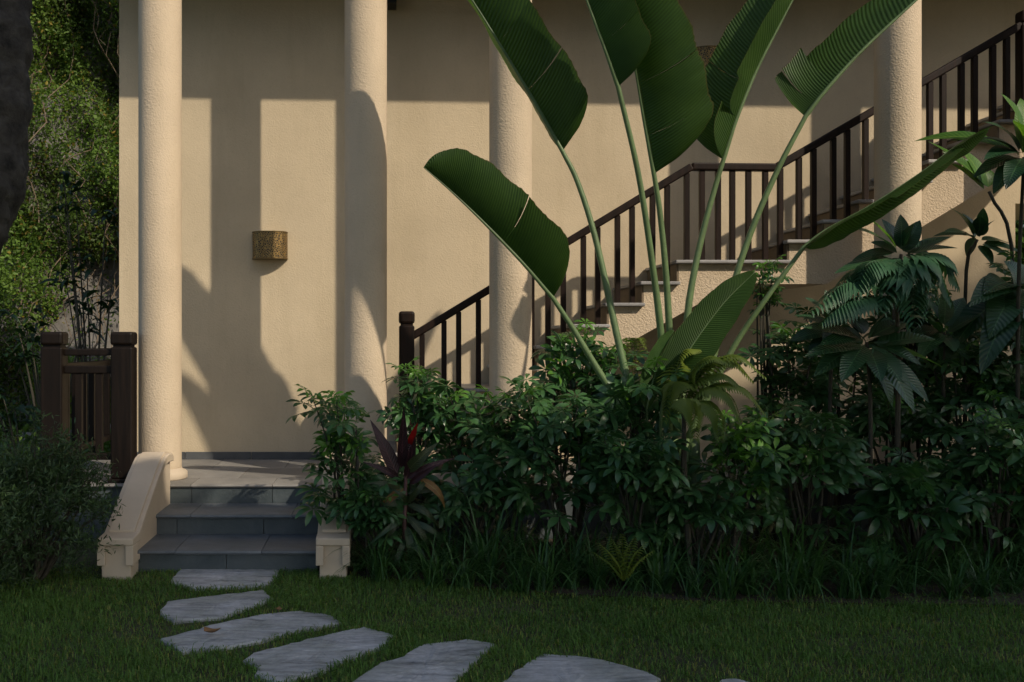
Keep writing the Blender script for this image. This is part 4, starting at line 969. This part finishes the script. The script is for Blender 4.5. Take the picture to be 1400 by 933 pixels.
# ground cover and stones at the cliff foot
def gc(n, r):
    x = r.uniform(-8, -2.6, n); y = r.uniform(10.2, 14.3, n); z = np.abs(r.normal(0, .16, n)) + 0.1*np.sin(x*3)*np.sin(y*2) + .05
    return np.stack([x, y, np.clip(z, 0.01, 1)], 1)
tag(link('ground_cover', leaf_cloud(9000, gc, 0.09, 0.5, M_vine, 'ground_cover', 33, .6, vine_tint)), 'low green ground cover at the foot of the cliff', 'ground cover', kind='stuff')
for i, (x, y, s) in enumerate([(-4.6, 12.6, .34), (-3.9, 13.4, .42)]):
    m = MB(); rr = random.Random(i); pr = []
    import bmesh
    bm = bmesh.new(); bmesh.ops.create_icosphere(bm, subdivisions=3, radius=s)
    for v in bm.verts:
        f = 1 + 0.18*math.sin(v.co.x*9/s*.4 + i) + 0.14*math.sin(v.co.y*8/s*.5 + 2*i) + 0.1*math.sin(v.co.z*14/s*.4); v.co = Vector((v.co.x*f*1.2, v.co.y*f, v.co.z*f*.7))
    me = bpy.data.meshes.new('boulder'); bm.to_mesh(me); bm.free(); me.materials.append(M_rock)
    tag(link('boulder', me, None, Matrix.Translation((x, y, s*.25))), ['rough limestone boulder at the foot of the cliff, at the left picture edge', 'larger limestone boulder behind the terrace railing at the cliff foot'][i], 'boulder', 'boulders at the cliff foot')

# dark trunk at the left edge, its crown above the picture
tp = [W(-140, 935, 4.0), W(-125, 700, 4.0), W(-92, 480, 4.0), W(-43, 335, 4.0), W(-9, 250, 4.0), W(-1, 120, 4.0), W(1, 0, 4.0), W(5, -120, 4.0), W(-10, -300, 3.9)]
tp[0].z = -0.05
lt = empty('leaning_tree', (tp[0].x, tp[0].y, 0), 'dark tree trunk leaning along the left picture edge', 'tree')
P = spline(tp, 160); tm = MB(); tm.tube(P, [(0.125 - 0.012*i/159)*(1 + 0.05*math.sin(i*.41) + 0.03*math.sin(i*1.07)) for i in range(160)], 40); 
for i_, v in enumerate(tm.v): tm.v[i_] = (v[0] + random.uniform(-.004, .004) + .006*math.sin(v[2]*31 + v[1]*50), v[1] + random.uniform(-.004, .004), v[2])
tm.build('trunk', M_bark, lt, smooth=True)
link('crown', leaf_cloud(3000, ell((tp[-1].x - .8, 3.0, 5.0), (1.1, 1.0, .8), .5, 60), 0.16, .4, M_crown, 'crown', 41), lt)

# unseen trees added around the viewpoint, crowns shaped to shade lawn and bed
def shade_edge(s):  # upper limit of the shade that the crowns are shaped to
    pts = [(0, 8.2), (5.6, 8.36), (6.4, 8.25), (7.0, 7.8), (8.4, 7.95), (8.9, 8.4), (10, 9.3), (11, 10.2), (12.4, 11.1), (13.2, 11.6), (14, 12.0), (20, 12.0)]
    return np.interp(s, [p[0] for p in pts], [p[1] for p in pts])
for i, (sa, sb, yy) in enumerate([(1.2, 4.4, 0.3), (3.6, 7.0, 0.9), (6.0, 9.6, 1.2), (8.6, 12.4, 0.9), (11.4, 15.5, 0.6)]):
    def crown_pts(n, r, sa=sa, sb=sb, yy=yy):
        s = r.uniform(sa, sb, n); y = yy + r.normal(0, .35, n)
        mid = (sa + sb)/2; top = shade_edge(s) - 0.10*((s - mid)/(sb - sa)*2)**4 - np.abs(r.normal(0, .05, n)) - 0.17
        c = (3.9 + (top - 3.9)*r.uniform(0, 1, n)**0.8)
        x = s - 0.96*y; z = c - 1.07*y
        for hs, hc, hr in ((8.15, 7.45, .34), (9.7, 7.35, .3), (9.4, 8.5, .28), (8.9, 7.9, .2), (6.2, 7.4, .18), (3.4, 6.9, .25)):  # gaps cut into the crowns to let sun flecks through
            ok = (s - hs)**2 + (c - hc)**2 > hr*hr; s, c, x, y, z = s[ok], c[ok], x[ok], y[ok], z[ok]
        k = (z > 2.3) & ~((x < 1.4) & (z < 2.9)); return np.stack([x, y, z], 1)[k]
    xb = (sa + sb)/2 - .96*yy + 0.3; yb = min(yy - 0.6, 0.1) - .6
    r_ = empty('shade_tree', (max(xb, 1.8), yb, 0), ['garden tree with a dense crown behind the viewpoint, nearest the lawn path', 'garden tree with a dense crown right of the viewpoint, second from the path', 'garden tree with a dense crown right of the viewpoint, third from the path', 'garden tree with a dense crown right of the viewpoint, fourth from the path', 'garden tree with a dense crown farthest to the right of the viewpoint'][i], 'tree', 'garden trees around the viewpoint')
    link('crown', leaf_cloud(9000, crown_pts, 0.22, .55, M_crown, 'shade_crown', 80 + i), r_)
    b = Vector(r_.location); MB().tube(spline([b, b + Vector((.1, .2, 1.6)), Vector((xb, yy, 3.6)), Vector((xb, yy, 5.2))], 12), [.17 - .011*k for k in range(12)], 12).build('trunk', M_bark, r_, True)

# greenery seen through the opening at the far right
c = W(1420, 450, 13.5); r_ = empty('far_shrub', (c.x, c.y, 0), 'sunlit green shrub seen past the end of the wall at the far right', 'shrub')
link('foliage', leaf_cloud(12000, ell((c.x, c.y, 1.6), (1.9, .9, 2.4), .5, 160), 0.14, .5, M_vine, 'far_foliage', 61), r_)
